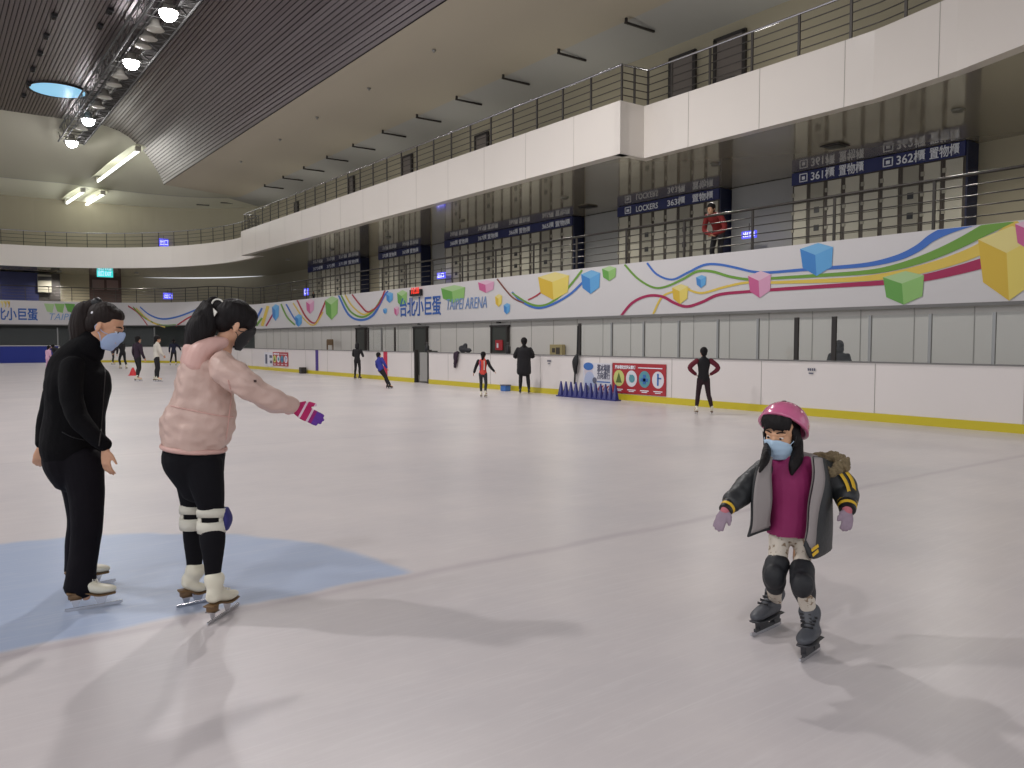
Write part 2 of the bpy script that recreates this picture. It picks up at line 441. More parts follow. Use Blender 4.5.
# ================================================================== LOWER WALL + BANNER (side at X=17, end beyond Y=66)
WX = 17.0
wall_path = resample(arc_path(WX, 58, 68.0, 10.5, xend=-15, n=14, y0=-3), 0.5)
def zmap(y, a, b): 
    t = min(1, max(0, (y - 50) / 12)); t = t * t * (3 - 2 * t); return a + (b - a) * t
ZT = lambda p: zmap(p.y, 3.77, 4.4)
ZB = lambda p: zmap(p.y, 2.23, 2.68)
# wall under the banner: side part stands at the banner plane; the far-end part is set back and dark
side_pts = [p for p in wall_path if p.y <= 51 and p.x > 16]
mb = MB().grid([[V((p.x + 0.12, p.y, 0)) for p in side_pts], [V((p.x + 0.12, p.y, ZB(p) + 0.05)) for p in side_pts]])
wl = structure('wall_side', mb, M['wallgrey'])
mb = MB()
for y in np.arange(-1, 50, 1.22): mb.box((WX + 0.115, y, 1.12), (0.012, 0.018, 2.2))
structure('wall_seam', mb, M['seam'], wl)
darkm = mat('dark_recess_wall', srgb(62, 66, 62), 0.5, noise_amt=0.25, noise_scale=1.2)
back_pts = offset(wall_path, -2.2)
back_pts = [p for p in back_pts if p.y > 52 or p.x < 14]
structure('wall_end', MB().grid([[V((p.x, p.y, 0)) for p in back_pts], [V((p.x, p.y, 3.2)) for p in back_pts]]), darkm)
structure('wall_side_return', MB().box2((17.1, 51.0, 0), (19.4, 51.2, 3.2)), M['wallgrey'])
# floor slab of the concourse, its edge hidden by the banner
rows = [[V((p.x, p.y, ZT(p) - 0.25)) for p in wall_path], [V((p.x, p.y, ZT(p) - 0.25)) for p in offset(wall_path, -12)]]
rows2 = [[V((p.x, p.y, ZT(p) - 0.85)) for p in offset(wall_path, -12)], [V((p.x, p.y, ZT(p) - 0.85)) for p in wall_path]]
structure('floor_concourse', MB().grid(rows + rows2), M['floorgrey'])
# banner
banner = empty('banner', (WX, 25, 2.23), 'long white wall banner printed with coloured ribbons and blocks above the rink glass', 'banner')
prof = []
for p, n in zip(wall_path, inward(wall_path)):
    q = p
    prof.append([V((q.x, q.y, ZB(p))) - n * 0.08, V((q.x, q.y, ZB(p))), V((q.x, q.y, ZT(p))), V((q.x, q.y, ZT(p))) - n * 0.08])
MB().grid(prof).build('banner_panel', mat('banner_vinyl', srgb(216, 212, 212), 0.32, noise_amt=0.02, noise_scale=0.3), banner)
MB().grid([[V((p.x, p.y, ZB(p) - 0.07)) + n * 0.03 for p, n in zip(wall_path, inward(wall_path))], [V((p.x, p.y, ZB(p))) + n * 0.03 for p, n in zip(wall_path, inward(wall_path))],
           [V((p.x, p.y, ZB(p))) - n * 0.05 for p, n in zip(wall_path, inward(wall_path))]]).build('lower_edge_trim', M['cap'], banner)
# --- print on the banner: flat ribbons and blocks lying on its face
def bp(px, py, off=0.012): return onX(px, py, WX - off)
def crom(pts, n=6):
    out = []; m_ = len(pts)
    for i in range(m_ - 1):
        p0 = pts[max(0, i - 1)]; p1 = pts[i]; p2 = pts[i + 1]; p3 = pts[min(m_ - 1, i + 2)]
        for k in range(n):
            t = k / n; out.append(tuple(0.5 * ((2 * b) + (-a + c) * t + (2 * a - 5 * b + 4 * c - d) * t * t + (-a + 3 * b - 3 * c + d) * t ** 3) for a, b, c, d in zip(p0, p1, p2, p3)))
    out.append(tuple(pts[-1])); return out
rmats = list(RIB.values()); ridx = {k: i for i, k in enumerate(RIB)}
rib = MB()
def ribbon(pts, col, off=0.012):
    """pts (px, py, vertical width in px)"""
    c = crom(pts); lo = []; hi = []
    for k, (x, y, w_) in enumerate(c):
        a, b = c[max(0, k - 1)], c[min(len(c) - 1, k + 1)]
        dx, dy = b[0] - a[0], b[1] - a[1]; L = math.hypot(dx, dy) or 1
        nx, ny = -dy / L * w_ / 2, dx / L * w_ / 2
        lo.append(bp(x - nx, y - ny, off)); hi.append(bp(x + nx, y + ny, off))
    def cl(p): p.z = max(2.24, min(3.76, p.z)); return p
    MB().grid([[cl(p) for p in lo], [cl(p) for p in hi]]).build('printed_ribbon', RIB[col], banner)
B1 = [(647, 263, 2), (657, 274.5, 2), (672, 279.5, 2), (687, 273, 2.2), (704, 265, 2.4), (719, 264.5, 2.4), (737, 268, 2.4), (752, 271.5, 2.4), (768, 272.5, 2.6), (800, 270, 3), (828, 268, 3.4), (868, 264.5, 4.4), (898, 257.5, 6), (918, 248, 7), (933, 237, 8), (955, 227, 9), (985, 218, 9)]
G1 = [(624.5, 264.5, 2), (637, 278, 2), (652, 287, 2), (664.5, 287, 2), (682, 279.5, 2.2), (697, 271.5, 2.4), (712, 271.5, 2.6), (729.5, 276.5, 2.6), (749.5, 279.5, 2.6), (768, 278.5, 2.6), (818, 275.5, 3.4), (868, 272, 4.4), (898, 266.5, 6), (928, 257, 8), (958, 244, 10), (988, 228, 12), (1012, 216, 13)]
Y1 = [(688, 289.5, 2), (702, 293, 2.2), (724.5, 287, 2.4), (747, 282.5, 2.4), (773, 282.5, 2.8), (818, 281, 4), (858, 279, 5), (893, 275, 7), (930, 267, 9), (968, 254.5, 11), (998, 239, 13), (1022, 222, 15)]
R1 = [(621, 316, 2.4), (632, 303, 2.6), (647, 296, 2.6), (662, 296.5, 2.8), (674.5, 303, 2.8), (687, 306.5, 2.8), (702, 302, 2.8), (719.5, 294.5, 3), (749.5, 291.5, 3), (768, 290, 3.2), (830, 286, 4), (885, 282.5, 5), (923, 278, 7), (958, 270, 9), (990, 261, 11)]
ribbon([(653, 314.5, 2), (662, 297, 2), (676, 291, 2), (690, 289, 2)], 'yellow', 0.011)
ribbon(Y1, 'yellow', 0.012); ribbon(B1, 'blue', 0.012); ribbon(G1, 'green', 0.014); ribbon(R1, 'magenta', 0.013)
ribbon([(512, 292, 2), (522, 302, 2), (537, 308, 2.2), (552, 304.5, 2.2), (569.5, 294.5, 2.2), (582, 283, 2.2), (594, 271, 2)], 'blue')
ribbon([(512, 293, 1.6), (530, 304, 2), (545, 305, 2), (560, 296, 2), (572, 283, 2), (582, 270, 2)], 'green', 0.013)
ribbon([(528, 300, 1.4), (540, 293, 1.5), (552, 279, 1.5)], 'red', 0.014)
ribbon([(497, 279, 1.5), (512, 297, 1.5), (524, 303, 1.5)], 'brown', 0.015)
ribbon([(338.5, 295, 1.8), (348.5, 314.5, 2), (361, 320, 2.2), (373.5, 314.5, 2.2), (383.5, 297, 2), (388, 291, 1.6)], 'blue')
ribbon([(341, 295, 1.6), (350, 311, 1.8), (362, 317, 2), (373, 311, 1.6), (382, 297, 1.5)], 'green', 0.013)
ribbon([(345, 295, 1.4), (353, 307, 1.5), (364, 314.5, 1.6), (373, 309, 1.4)], 'yellow', 0.014)
ribbon([(352, 294.5, 1.4), (361, 306, 1.6), (368.5, 312, 1.6), (378.5, 304.5, 1.6), (385, 290, 1.6)], 'red', 0.015)
ribbon([(281, 304, 1.6), (287, 317, 1.6), (295, 325, 1.6)], 'green'); ribbon([(286, 304, 1.4), (294, 318, 1.4), (300, 325, 1.4)], 'blue')
ribbon([(297, 300, 1.5), (306, 317, 1.6), (315, 323, 1.6), (321, 312, 1.6), (326, 300, 1.6)], 'red'); ribbon([(293, 303, 1.3), (304, 319, 1.3), (314, 325, 1.3), (323, 312, 1.3)], 'yellow', 0.013)
ribbon([(256, 320, 2), (262, 308, 2)], 'blue'); ribbon([(262, 326, 3), (268, 306, 3)], 'yellow'); ribbon([(266, 326, 1.5), (273, 314, 1.5)], 'magenta'); ribbon([(256, 326, 2), (262, 318, 2)], 'green')
def block(x0, x1, y0, y1, col, off=0.017, tilt=0.12):
    """a printed faceted block: hexagon outline split in three tones"""
    w_, h_ = x1 - x0, y1 - y0
    A = (x0, y0 + h_ * 0.18); Bq = (x0 + w_ * 0.55, y0); Cq = (x1, y0 + h_ * 0.12); D = (x1 - w_ * 0.04, y1 - h_ * 0.28); E = (x0 + w_ * 0.5, y1); Fq = (x0 + w_ * 0.08, y1 - h_ * 0.25); O = (x0 + w_ * 0.46, y0 + h_ * 0.36)
    blk = MB()
    for poly, t in (((A, Bq, Cq, O), '_l'), ((A, O, E, Fq), '_d'), ((O, Cq, D, E), '_m')):
        pts = [bp(x, y, off) for x, y in poly]
        for p in pts: p.z = max(2.24, min(3.765, p.z))
        blk.mat(('_l', '_m', '_d').index(t)).add(pts, [(0, 1, 2, 3)])
    blk.build('printed_block', [RIB[col + t] for t in ('_l', '_m', '_d')], banner)
for a in ((325, 338, 296, 320, 'green'), (386, 393, 292, 303, 'blue'), (397, 407, 290, 307, 'green'), (306, 314, 299, 314, 'pink'), (272, 279, 304, 321, 'blue'), (295, 302, 314, 327, 'blue'),
          (441, 465, 285, 303, 'green'), (478, 494, 280, 293, 'pink'), (495, 502, 294, 307, 'yellow'), (503.5, 510, 303, 314.5, 'blue'), (538, 569, 272, 300, 'yellow'), (581, 600, 270, 294, 'blue'),
          (602, 616, 266, 281, 'green'), (672, 688, 284, 304, 'yellow'), (696, 706, 275, 288, 'blue'), (748, 771, 271, 298, 'pink'), (800, 833, 243, 276, 'blue'), (883, 924, 271, 306, 'green'),
          (978, 1040, 226, 301, 'yellow'), (1015, 1046, 218, 251, 'pink', 0.024), (383, 387, 308, 314, 'blue'), (394, 399, 306, 316, 'pink')): block(*a)
o1 = bp(399.5, 315.5); w1 = bp(399.5, 310).y - bp(441, 310).y
text_mesh('lettering', '台北小巨蛋', 0.86, (WX - 0.02, o1.y, o1.z + 0.02), (0, -1, 0), mat('print_letter_blue', srgb(48, 96, 176), 0.4), banner, bold=0.012, width=w1)
o2 = bp(446, 312.5); w2 = bp(446, 310).y - bp(487, 310).y
text_mesh('lettering', 'TAIPEI ARENA', 0.62, (WX - 0.02, o2.y, o2.z + 0.1), (0, -1, 0), mat('print_letter_pale_blue', srgb(122, 150, 198), 0.4), banner, width=w2, shear=0.2)
# print on the far end (plane Y = 68)
EY = 68.0 - 0.02
def be(px, py): return onY(px, py, EY)
a = be(-16, 320); b = be(38, 320)
text_mesh('lettering', '台北小巨蛋', 0.95, (a.x, EY, 3.05), (1, 0, 0), mat('print_letter_blue_end', srgb(48, 96, 176), 0.4), banner, bold=0.02, width=b.x - a.x)
a = be(48, 320); b = be(76, 320)
text_mesh('lettering', 'TAIPEI', 0.7, (a.x, EY, 3.02), (1, 0, 0), mat('print_letter_pale_end', srgb(122, 160, 205), 0.4), banner, width=b.x - a.x, shear=0.25)
eb = MB()
for (x0, x1, y0, y1, col) in ((44, 75, 303.5, 313, 'green'), (0, 10, 301, 308, 'yellow')):
    eb = MB()
    for k, t in enumerate(('_l', '_m', '_d')):
        xa = x0 + (x1 - x0) * k / 3; xb = x0 + (x1 - x0) * (k + 1) / 3
        eb.mat(k).add([be(xa, y0), be(xb, y0 + 0.5), be(xb - 2, y1), be(xa + 3, y1 - 1.5)], [(0, 1, 2, 3)])
    eb.build('printed_block', [RIB[col + t] for t in ('_l', '_m', '_d')], banner)
def eribbon(pts, col, w_=1.3):
    c = crom([(x, y, 1) for x, y in pts], 5); out = []
    # lies on the curved banner: find the wall point seen in that direction
    for x, y, _ in c:
        best = min(range(len(wall_path)), key=lambda i: abs(sx(wall_path[i]) - x) + (0 if wall_path[i].y > 55 else 999))
        q = wall_path[best]; nn = inward(wall_path)[best]; r = ray(x, y); t = ((q + nn * 0.03) - CAM).dot(nn) / r.dot(nn)
        out.append(CAM + r * t)
    MB().grid([[p + V((0, 0, 0.05 * w_)) for p in out], [p - V((0, 0, 0.05 * w_)) for p in out]]).build('printed_ribbon', RIB[col], banner)
eribbon([(140, 307), (150, 315), (163, 319), (180, 316), (200, 308)], 'blue'); eribbon([(128, 306), (138, 313), (148, 326)], 'red')
eribbon([(133, 307), (145, 318), (160, 325), (176, 325)], 'green'); eribbon([(176, 326), (188, 318), (200, 313)], 'red'); eribbon([(136, 308), (150, 321), (165, 327)], 'yellow')

# doors in the wall under the banner
for px0, px1, ytop, lab in ((356, 364.5, 329, 'dark doorway behind the person in black by the glass'), (413.5, 425.5, 328, 'dark doorway above the open rink gate'), (491, 506.5, 327, 'dark doorway with red notices left of the long-coated person')):
    a = onX(px0, 340, WX); b = onX(px1, 340, WX); t = onX(px0, ytop, WX).z
    d = structure('door_%d' % (int(px0) // 70 - 4), MB().box2((WX + 0.02, b.y, 0), (WX + 0.11, a.y, t)), M['reveal'])
    d['label'] = lab
    fr = MB()
    for yy in (a.y, b.y): fr.box((WX + 0.06, yy, t / 2), (0.14, 0.09, t))
    fr.box((WX + 0.06, (a.y + b.y) / 2, t + 0.03), (0.14, a.y - b.y + 0.18, 0.07)); fr.build('door_frame', M['dark'], d)
    MB().box((WX + 0.0, (a.y + b.y) / 2, t + 0.16), (0.1, 0.16, 0.07)).build('door_lamp', M['dark'], d)
a = onX(496, 350, WX); b = onX(503, 340, WX)
nb = empty('notice_board', (WX - 0.02, a.y, a.z), 'red and white notice standing in the doorway left of the long-coated person', 'notice')
MB().box2((WX - 0.03, b.y, a.z), (WX, a.y, b.z)).build('notice_backing', M['signred'], nb)
MB().box2((WX - 0.04, b.y + 0.25, a.z + 0.08), (WX - 0.02, a.y - 0.1, b.z - 0.12)).build('notice_paper', M['signwhite'], nb)
# framed wall box
a = onX(550.5, 357, WX - 0.02); b = onX(563, 344.5, WX - 0.02)
wbx = empty('wall_cabinet', (WX, (a.y + b.y) / 2, a.z), 'small tan framed box on the grey wall above the boards', 'wall box')
MB().box2((WX - 0.06, b.y, a.z), (WX + 0.08, a.y, b.z)).build('cabinet_body', mat('tan_box', srgb(160, 146, 104), 0.5), wbx, bevel=0.01)
MB().box2((WX - 0.075, b.y + 0.12, a.z + 0.1), (WX - 0.06, (a.y + b.y) / 2 - 0.02, b.z - 0.1)).box2((WX - 0.075, (a.y + b.y) / 2 + 0.04, a.z + 0.16), (WX - 0.06, a.y - 0.14, b.z - 0.12)).build('cabinet_fitting', M['lockbody'], wbx)

# red LED clock on the banner
a = bp(412, 296.5); b = bp(422.7, 289)
clk = empty('led_clock', (WX - 0.1, (a.y + b.y) / 2, a.z), 'black box clock with red glowing digits above the banner lettering', 'clock')
MB().box2((WX - 0.14, b.y, a.z), (WX - 0.02, a.y, b.z)).build('clock_case', M['black'], clk, bevel=0.01)
text_mesh('clock_digits', '18:28', 0.36, (WX - 0.145, a.y - 0.12, a.z + 0.1), (0, -1, 0), M['led'], clk, bold=0.01, width=(a.y - b.y) * 0.78)

# ================================================================== UPPER RING (balcony above the concourse)
ZF0, ZF1 = 6.74, 8.22
ring = resample([V((3, -3.0, 0)), V((8, -1.2, 0)), V((12, 1.2, 0)), V((14.6, 4.0, 0)), V((15.9, 6.1, 0)), V((16.5, 7.8, 0)), V((16.9, 9.6, 0))] +
                [V((16.95, y, 0)) for y in np.linspace(11, 52, 12)] + [V((5 + 11.95 * math.cos(PI / 2 * i / 12), 52 + 14.4 * math.sin(PI / 2 * i / 12), 0)) for i in range(1, 13)] + [V((x, 66.4, 0)) for x in (2, -4, -10, -16)], 0.4)
YJ0 = onX(620, 150, 16.0).y; YJ1 = onX(241, 240, 16.0).y
def fascia_mesh(pts, name='trim_1'):
    rows = []
    q = offset(pts, -0.35)
    rows = [at_z(q, ZF0 + 0.02), at_z(pts, ZF0), at_z(pts, ZF1), at_z(q, ZF1)]
    return structure(name, MB().grid(rows), M['fascia'])
fa = fascia_mesh([p for p in ring if p.y < YJ0 + 0.5], 'trim_1')
fb = fascia_mesh([p for p in ring if p.y > YJ1 - 0.5], 'trim_2')
mb = MB().box2((16.0, YJ0, ZF0), (16.35, YJ1, ZF1)).box2((16.0, YJ0, ZF0), (17.3, YJ0 + 0.25, ZF1)).box2((16.0, YJ1 - 0.25, ZF0), (17.3, YJ1, ZF1))
fc = structure('trim_3', mb, M['fascia'])
sm = MB()
for y in np.arange(YJ0 + 2, YJ1, 2.4): sm.box((15.998, y, (ZF0 + ZF1) / 2), (0.004, 0.012, ZF1 - ZF0))
structure('panel_seam', sm, M['faint'], fc)
sm = MB()
rs = resample([p for p in ring if p.y < YJ0], 2.3)
for p in rs:
    i = min(range(len(ring)), key=lambda k: (ring[k] - p).length); n = inward(ring)[i]
    sm.box((p.x + n.x * 0.002, p.y + n.y * 0.002, (ZF0 + ZF1) / 2), (0.012, 0.012, ZF1 - ZF0))
structure('panel_seam', sm, M['faint'], fa)
# glossy ceiling of the concourse = underside of the ring; upper floor on top
rows = [at_z(ring, ZF0 + 0.03), at_z(offset(ring, -9), ZF0 + 0.03)]
structure('ceiling_concourse', MB().grid(rows), M['under'])
structure('ceiling_concourse_front', MB().box2((16.2, YJ0, ZF0 + 0.01), (17.2, YJ1, ZF0 + 0.03)), M['under'])
rows = [at_z(ring, 7.45), at_z(offset(ring, -9), 7.45)]
structure('floor_upper', MB().grid(rows), M['floorgrey'])

# concourse back wall
LX = 22.4
cw = resample([V((LX + 0.62, -4, 0)), V((LX + 0.62, 62, 0))] + [V((15 + 8.02 * math.cos(PI / 2 * i / 10), 62 + 11 * math.sin(PI / 2 * i / 10), 0)) for i in range(1, 11)] + [V((-16, 73, 0))], 1.0)
structure('wall_concourse', MB().grid([at_z(cw, 3.0), at_z(cw, 6.8)]), M['tan'])
ltpan = mat('pale_wall_panel', srgb(150, 150, 148), 0.4)
for (xa, xb) in ((433, 446), (586, 620), (732, 793)):
    a = onX(xa, 250, LX + 0.5); b = onX(xb, 250, LX + 0.5)
    structure('wall_panel', MB().box2((LX + 0.45, b.y, 3.2), (LX + 0.6, a.y, 6.75)), ltpan)

# ---- locker banks
def locker_unit(kind, w_, zb, zt, label, group):
    u = empty('locker', (0, 0, zb), label, 'locker', group)
    H = zt - zb
    MB().box((0.275, 0, zb + H / 2), (0.55, w_ * 0.985, H)).build('locker_body', M['lockbody'], u)
    nd = 5
    for k in range(nd):
        z0 = zb + 0.04 + k * (H - 0.06) / nd; hh = (H - 0.06) / nd - 0.02
        dm = M['lockpad'] if kind == 'pad' else M['lockdoor']
        d = MB().box((-0.012, 0, z0 + hh / 2), (0.024, w_ * 0.76, hh)).build('door', dm, u)
        if kind == 'pad':
            if k in (1, 2, 3): MB().box((-0.028, 0, z0 + hh / 2), (0.012, w_ * 0.3, hh * 0.34)).build('screen', M['black'], d)
        else:
            MB().box((-0.03, w_ * 0.43, z0 + hh / 2), (0.04, w_ * 0.16, 0.12)).build('lock', M['lockpad'], d)
    return u
def copy_tree(o, parent=None):
    c = o.copy(); C.objects.link(c)
    if parent is not None: c.parent = parent; c.matrix_parent_inverse = o.matrix_parent_inverse.copy()
    for ch in list(o.children): copy_tree(ch, c)
    return c
def bank(px0, px1, n, pads, signtext, lab, where, zs0=6.37):
    a = onX(px0, 200, LX).y; b = onX(px1, 200, LX).y
    w_ = (a - b) / n
    grp = 'cream lockers ' + where
    protos = {}
    for k in range(n):
        kind = 'pad' if k in pads else 'plain'
        if kind not in protos:
            u = locker_unit(kind, w_, 3.55, zs0, ('tall locker column of cream doors ' if kind == 'plain' else 'narrow grey control column with black screens ') + where, grp if kind == 'plain' else 'control columns ' + where)
            protos[kind] = u
        else: u = copy_tree(protos[kind])
        u.location = (LX, a - (k + 0.5) * w_, 3.55)
    s = empty('locker_sign', (LX, (a + b) / 2, zs0), lab, 'sign')
    MB().box2((LX - 0.06, b, zs0), (LX + 0.5, a, 6.75)).build('sign_box', M['navy'], s)
    ep = tag(MB().box2((LX - 0.03, b - 0.06, 3.55), (LX + 0.56, b - 0.01, 6.74)).build('locker_end_panel', M['navyside']), 'dark navy end panel closing the lockers ' + where, 'panel')
    for (t, xa, xb, sz) in signtext:
        ya = onX(xa, 200, LX - 0.07).y; yb = onX(xb, 200, LX - 0.07).y
        text_mesh('lettering', t, sz, (LX - 0.075, ya, zs0 + 0.07), (0, -1, 0), M['text'], s, bold=0.004, width=ya - yb)
    return a, b
bank(792.5, 965, 9, (1, 6), [('361櫃', 810, 834, 0.34), ('置物櫃', 838, 863, 0.34), ('362櫃', 895, 924, 0.34), ('置物櫃', 928, 958, 0.34)], 'navy sign reading 361 and 362 over the lockers nearest the right', 'under the 361 and 362 sign')
bank(618.5, 720, 8, (2, 5), [('LOCKERS', 636, 658, 0.3), ('363櫃', 667, 685, 0.3), ('置物櫃', 692, 713, 0.3)], 'navy sign reading LOCKERS 363 above a locker row', 'under the LOCKERS 363 sign')
bank(445, 573.5, 14, (1, 5, 8, 11), [('368櫃 置物櫃', 450, 468, 0.27), ('367櫃 置物櫃', 478, 498, 0.27), ('366櫃 置物櫃', 509, 530, 0.27), ('365櫃 置物櫃', 542, 570, 0.27)], 'long navy sign with four locker numbers at mid concourse', 'under the long four-number navy sign')
bank(378.5, 421, 8, (1, 4), [('370櫃 置物櫃', 382, 396, 0.27), ('369櫃 置物櫃', 402, 418, 0.27)], 'short navy sign with two locker numbers above the clock', 'under the short two-number sign')
bank(307.5, 360, 11, (2, 6), [('373櫃', 312, 322, 0.27), ('372櫃', 326, 334, 0.27), ('371櫃 置物櫃', 338, 358, 0.27)], 'farthest navy locker sign near the corner of the concourse', 'at the far corner of the concourse')
ic = MB()
def small_icon(px0, px1):
    ya = onX(px0, 200, LX - 0.07).y; yb = onX(px1, 200, LX - 0.07).y
    ic.box2((LX - 0.078, yb, 6.43), (LX - 0.066, ya, 6.46)).box2((LX - 0.078, yb, 6.66), (LX - 0.066, ya, 6.69))
    ic.box2((LX - 0.078, yb, 6.43), (LX - 0.066, yb + 0.03, 6.69)).box2((LX - 0.078, ya - 0.03, 6.43), (LX - 0.066, ya, 6.69)).box2((LX - 0.078, yb + 0.09, 6.5), (LX - 0.066, ya - 0.09, 6.6))
small_icon(799, 807); small_icon(882, 892)
sgn = [o for o in bpy.data.objects if o.name.startswith('locker_sign')][0]
ic.build('locker_icon', M['text'], sgn)
ic = MB(); small_icon(625, 631)
ic.build('locker_icon', M['text'], [o for o in bpy.data.objects if o.name.startswith('locker_sign')][1])
# ceiling vents over the concourse (dark recessed squares)
for px, py in ((835, 146), (588, 207)):
    p = onZ(px, py, ZF0); 
    v = empty('ceiling_vent', (p.x, p.y, ZF0), 'dark square vent in the glossy concourse ceiling above the %s sign' % ('361' if px > 700 else 'long locker'), 'vent')
    MB().box((p.x, p.y, ZF0 + 0.0), (0.55, 0.55, 0.03)).build('vent_frame', M['dark'], v); MB().box((p.x, p.y, ZF0 - 0.02), (0.4, 0.4, 0.02)).build('vent_grille', M['black'], v)

for k, y in enumerate((3, 9, 16, 23, 30, 37, 44, 51)):  # fill lights added to brighten lockers and concourse, with small ceiling rims
    v = empty('fill_downlight', (19.3, y, ZF0), 'small round added fill light in the glossy concourse ceiling', 'fill_downlight', 'added fill lights in the concourse ceiling')
    MB().lathe((19.3, y, ZF0), [(0.0, -0.01), (0.1, -0.01), (0.12, -0.03), (0.15, 0.02)], 14).build('fill_downlight_rim', M['steel'], v)
    l = point_light('concourse_fill', (19.3, y, ZF0 - 0.25), 330, 0.12, (1, 0.95, 0.86)); l.data.spot_size = 2.9
for (x_, y_) in ((-3, 70.3), (3, 70.3), (8.5, 70.0), (13.5, 67.8)):  # more added fill, brightening the far end wall
    v = empty('fill_downlight', (x_, y_, ZF0), 'small round added fill light in the far end ceiling above the exit doors', 'fill_downlight', 'added fill lights in the far end ceiling')
    MB().lathe((x_, y_, ZF0), [(0.0, -0.01), (0.1, -0.01), (0.12, -0.03), (0.15, 0.02)], 14).build('fill_downlight_rim', M['steel'], v)
    l = point_light('concourse_fill', (x_, y_, ZF0 - 0.25), 600, 0.12, (1, 0.95, 0.86)); l.data.spot_size = 2.9
# ---- blue glowing signs
def glow_sign(px0, px1, py0, py1, plane, val, lab, m1='exitblue', m2='exitwhite', txt='EXIT'):
    f = onX if plane == 'X' else onY
    a = f(px0, py1, val); b = f(px1, py0, val)
    s = empty('illuminated_sign', ((a + b) / 2), lab, 'sign')
    if plane == 'X':
        MB().box2((val, b.y, a.z), (val + 0.08, a.y, b.z)).build('sign_box', M[m1], s)
        text_mesh('lettering', txt, (b.z - a.z) * 0.8, (val - 0.01, a.y - 0.05, a.z + (b.z - a.z) * 0.22), (0, -1, 0), M[m2], s, width=(a.y - b.y) * 0.85)
        MB().tube((val + 0.04, (a.y + b.y) / 2, b.z), (val + 0.04, (a.y + b.y) / 2, b.z + 0.25), 0.015).build('hanger', M['dark'], s)
    else:
        MB().box2((a.x, val, a.z), (b.x, val + 0.08, b.z)).build('sign_box', M[m1], s)
        text_mesh('lettering', txt, (b.z - a.z) * 0.8, (a.x + 0.05, val - 0.01, a.z + (b.z - a.z) * 0.22), (1, 0, 0), M[m2], s, width=(b.x - a.x) * 0.85)
        MB().tube(((a.x + b.x) / 2, val + 0.04, b.z), ((a.x + b.x) / 2, val + 0.04, b.z + 0.25), 0.015).build('hanger', M['dark'], s)
glow_sign(741.5, 755.5, 230, 239, 'X', 22.0, 'blue glowing sign on the concourse between LOCKERS and 361 signs', txt='出口')
glow_sign(437, 444.5, 272, 279, 'X', 22.0, 'blue glowing sign between the two middle locker banks', txt='出口')
glow_sign(304, 307.5, 288, 296, 'X', 20.0, 'blue glowing sign beside the farthest locker bank', txt='口')
glow_sign(159, 168.5, 239, 246, 'Y', 66.4, 'blue glowing sign on the upper far balcony', txt='出口')
glow_sign(163.5, 172.5, 293, 299, 'Y', 70.5, 'blue glowing sign on the lower far concourse', txt='出口')
glow_sign(97, 113, 270.5, 276.8, 'Y', 67.5, 'green glowing exit sign above the brown doors', 'exitgreen', 'exitwhite', '出口 EXIT')

# ---- far concourse end: doors, dark blue booth
EW = 73.0
a = onY(90, 302, EW - 0.1); b = onY(121, 276, EW - 0.1)
d = structure('door_5', MB().box2((a.x, EW - 0.12, 3.9), (b.x, EW - 0.02, b.z)), M['doorbrown'])
for q in (0.27, 0.72):
    xm = a.x + (b.x - a.x) * q; z = onY(105, 285, EW).z
    MB().box((xm, EW - 0.14, z), (0.85, 0.05, 0.8)).box((xm, EW - 0.15, z), (0.3, 0.06, 0.4)).build('door_window', mat('door_glass_red', srgb(120, 96, 92), 0.3), d)
booth = empty('booth', (2, 72, 4), 'dark blue booth with white box sign at the far concourse end', 'booth')
a = onY(-30, 302, 71.5); b = onY(38, 268, 71.5); c2 = onY(60, 268, 71.5)
MB().box2((a.x, 71.5, 3.9), (b.x, 72.9, 6.7)).build('booth_wall', mat('booth_navy', srgb(24, 30, 74), 0.5), booth)
MB().box2((b.x, 71.7, 3.9), (c2.x, 72.9, 6.7)).build('booth_side', M['dark'], booth)
q0 = onY(38, 292, 71.4); q1 = onY(51, 275, 71.4)
MB().box2((q0.x, 71.3, q0.z), (q1.x, 71.6, q1.z)).build('box_sign', M['lockpad'], booth)
MB().box2((q0.x, 71.25, q1.z - 0.45), (q1.x, 71.3, q1.z - 0.15)).build('sign_stripe', M['black'], booth)

# ================================================================== RAILINGS
def railing(pts, zf, label, H=1.0, gap=1.35, nbar=3, mrail=None, zfn=None, h0=0.0):
    """pts: ground path; zf base height; posts each a part"""
    pts = [p.copy() for p in pts]
    zz = (lambda p: zf) if zfn is None else zfn
    r = empty('railing', (pts[0].x, pts[0].y, zz(pts[0])), label, 'railing')
    top = [V((p.x, p.y, zz(p) + H)) for p in pts]
    MB().path(top, 0.034, 8).build('handrail', M['chrome'] if mrail is None else mrail, r)
    for k in range(nbar):
        MB().path([V((p.x, p.y, zz(p) + H * (k + 1) / (nbar + 1.0))) for p in pts], 0.015, 5).build('rail', M['rail'], r)
    for p in resample(pts, gap)[:95]:
        MB().box((p.x, p.y, zz(p) + H / 2), (0.04, 0.06, H)).build('post', M['rail'], r)
    return r
up_r = offset([p for p in ring if p.y < YJ0 and p.x > 12], -0.17)
railing(up_r + [V((17.12, YJ0 - 0.02, 0))], ZF1, 'bronze railing on the upper balcony right of its corner step', nbar=4, H=1.05)
railing([V((16.17, YJ0 + 0.12, 0)), V((16.17, YJ1 - 0.12, 0))], ZF1, 'long straight bronze railing on the projecting upper balcony', nbar=4, H=1.05, gap=1.3)
railing([V((17.12, YJ0 + 0.02, 0)), V((16.17, YJ0 + 0.12, 0))], ZF1, 'short return railing at the upper balcony corner step', nbar=4, H=1.05, gap=0.5)
railing([V((17.12, YJ1 - 0.02, 0)), V((16.17, YJ1 - 0.12, 0))], ZF1, 'short return railing at the far end of the projecting balcony', nbar=4, H=1.05, gap=0.45)
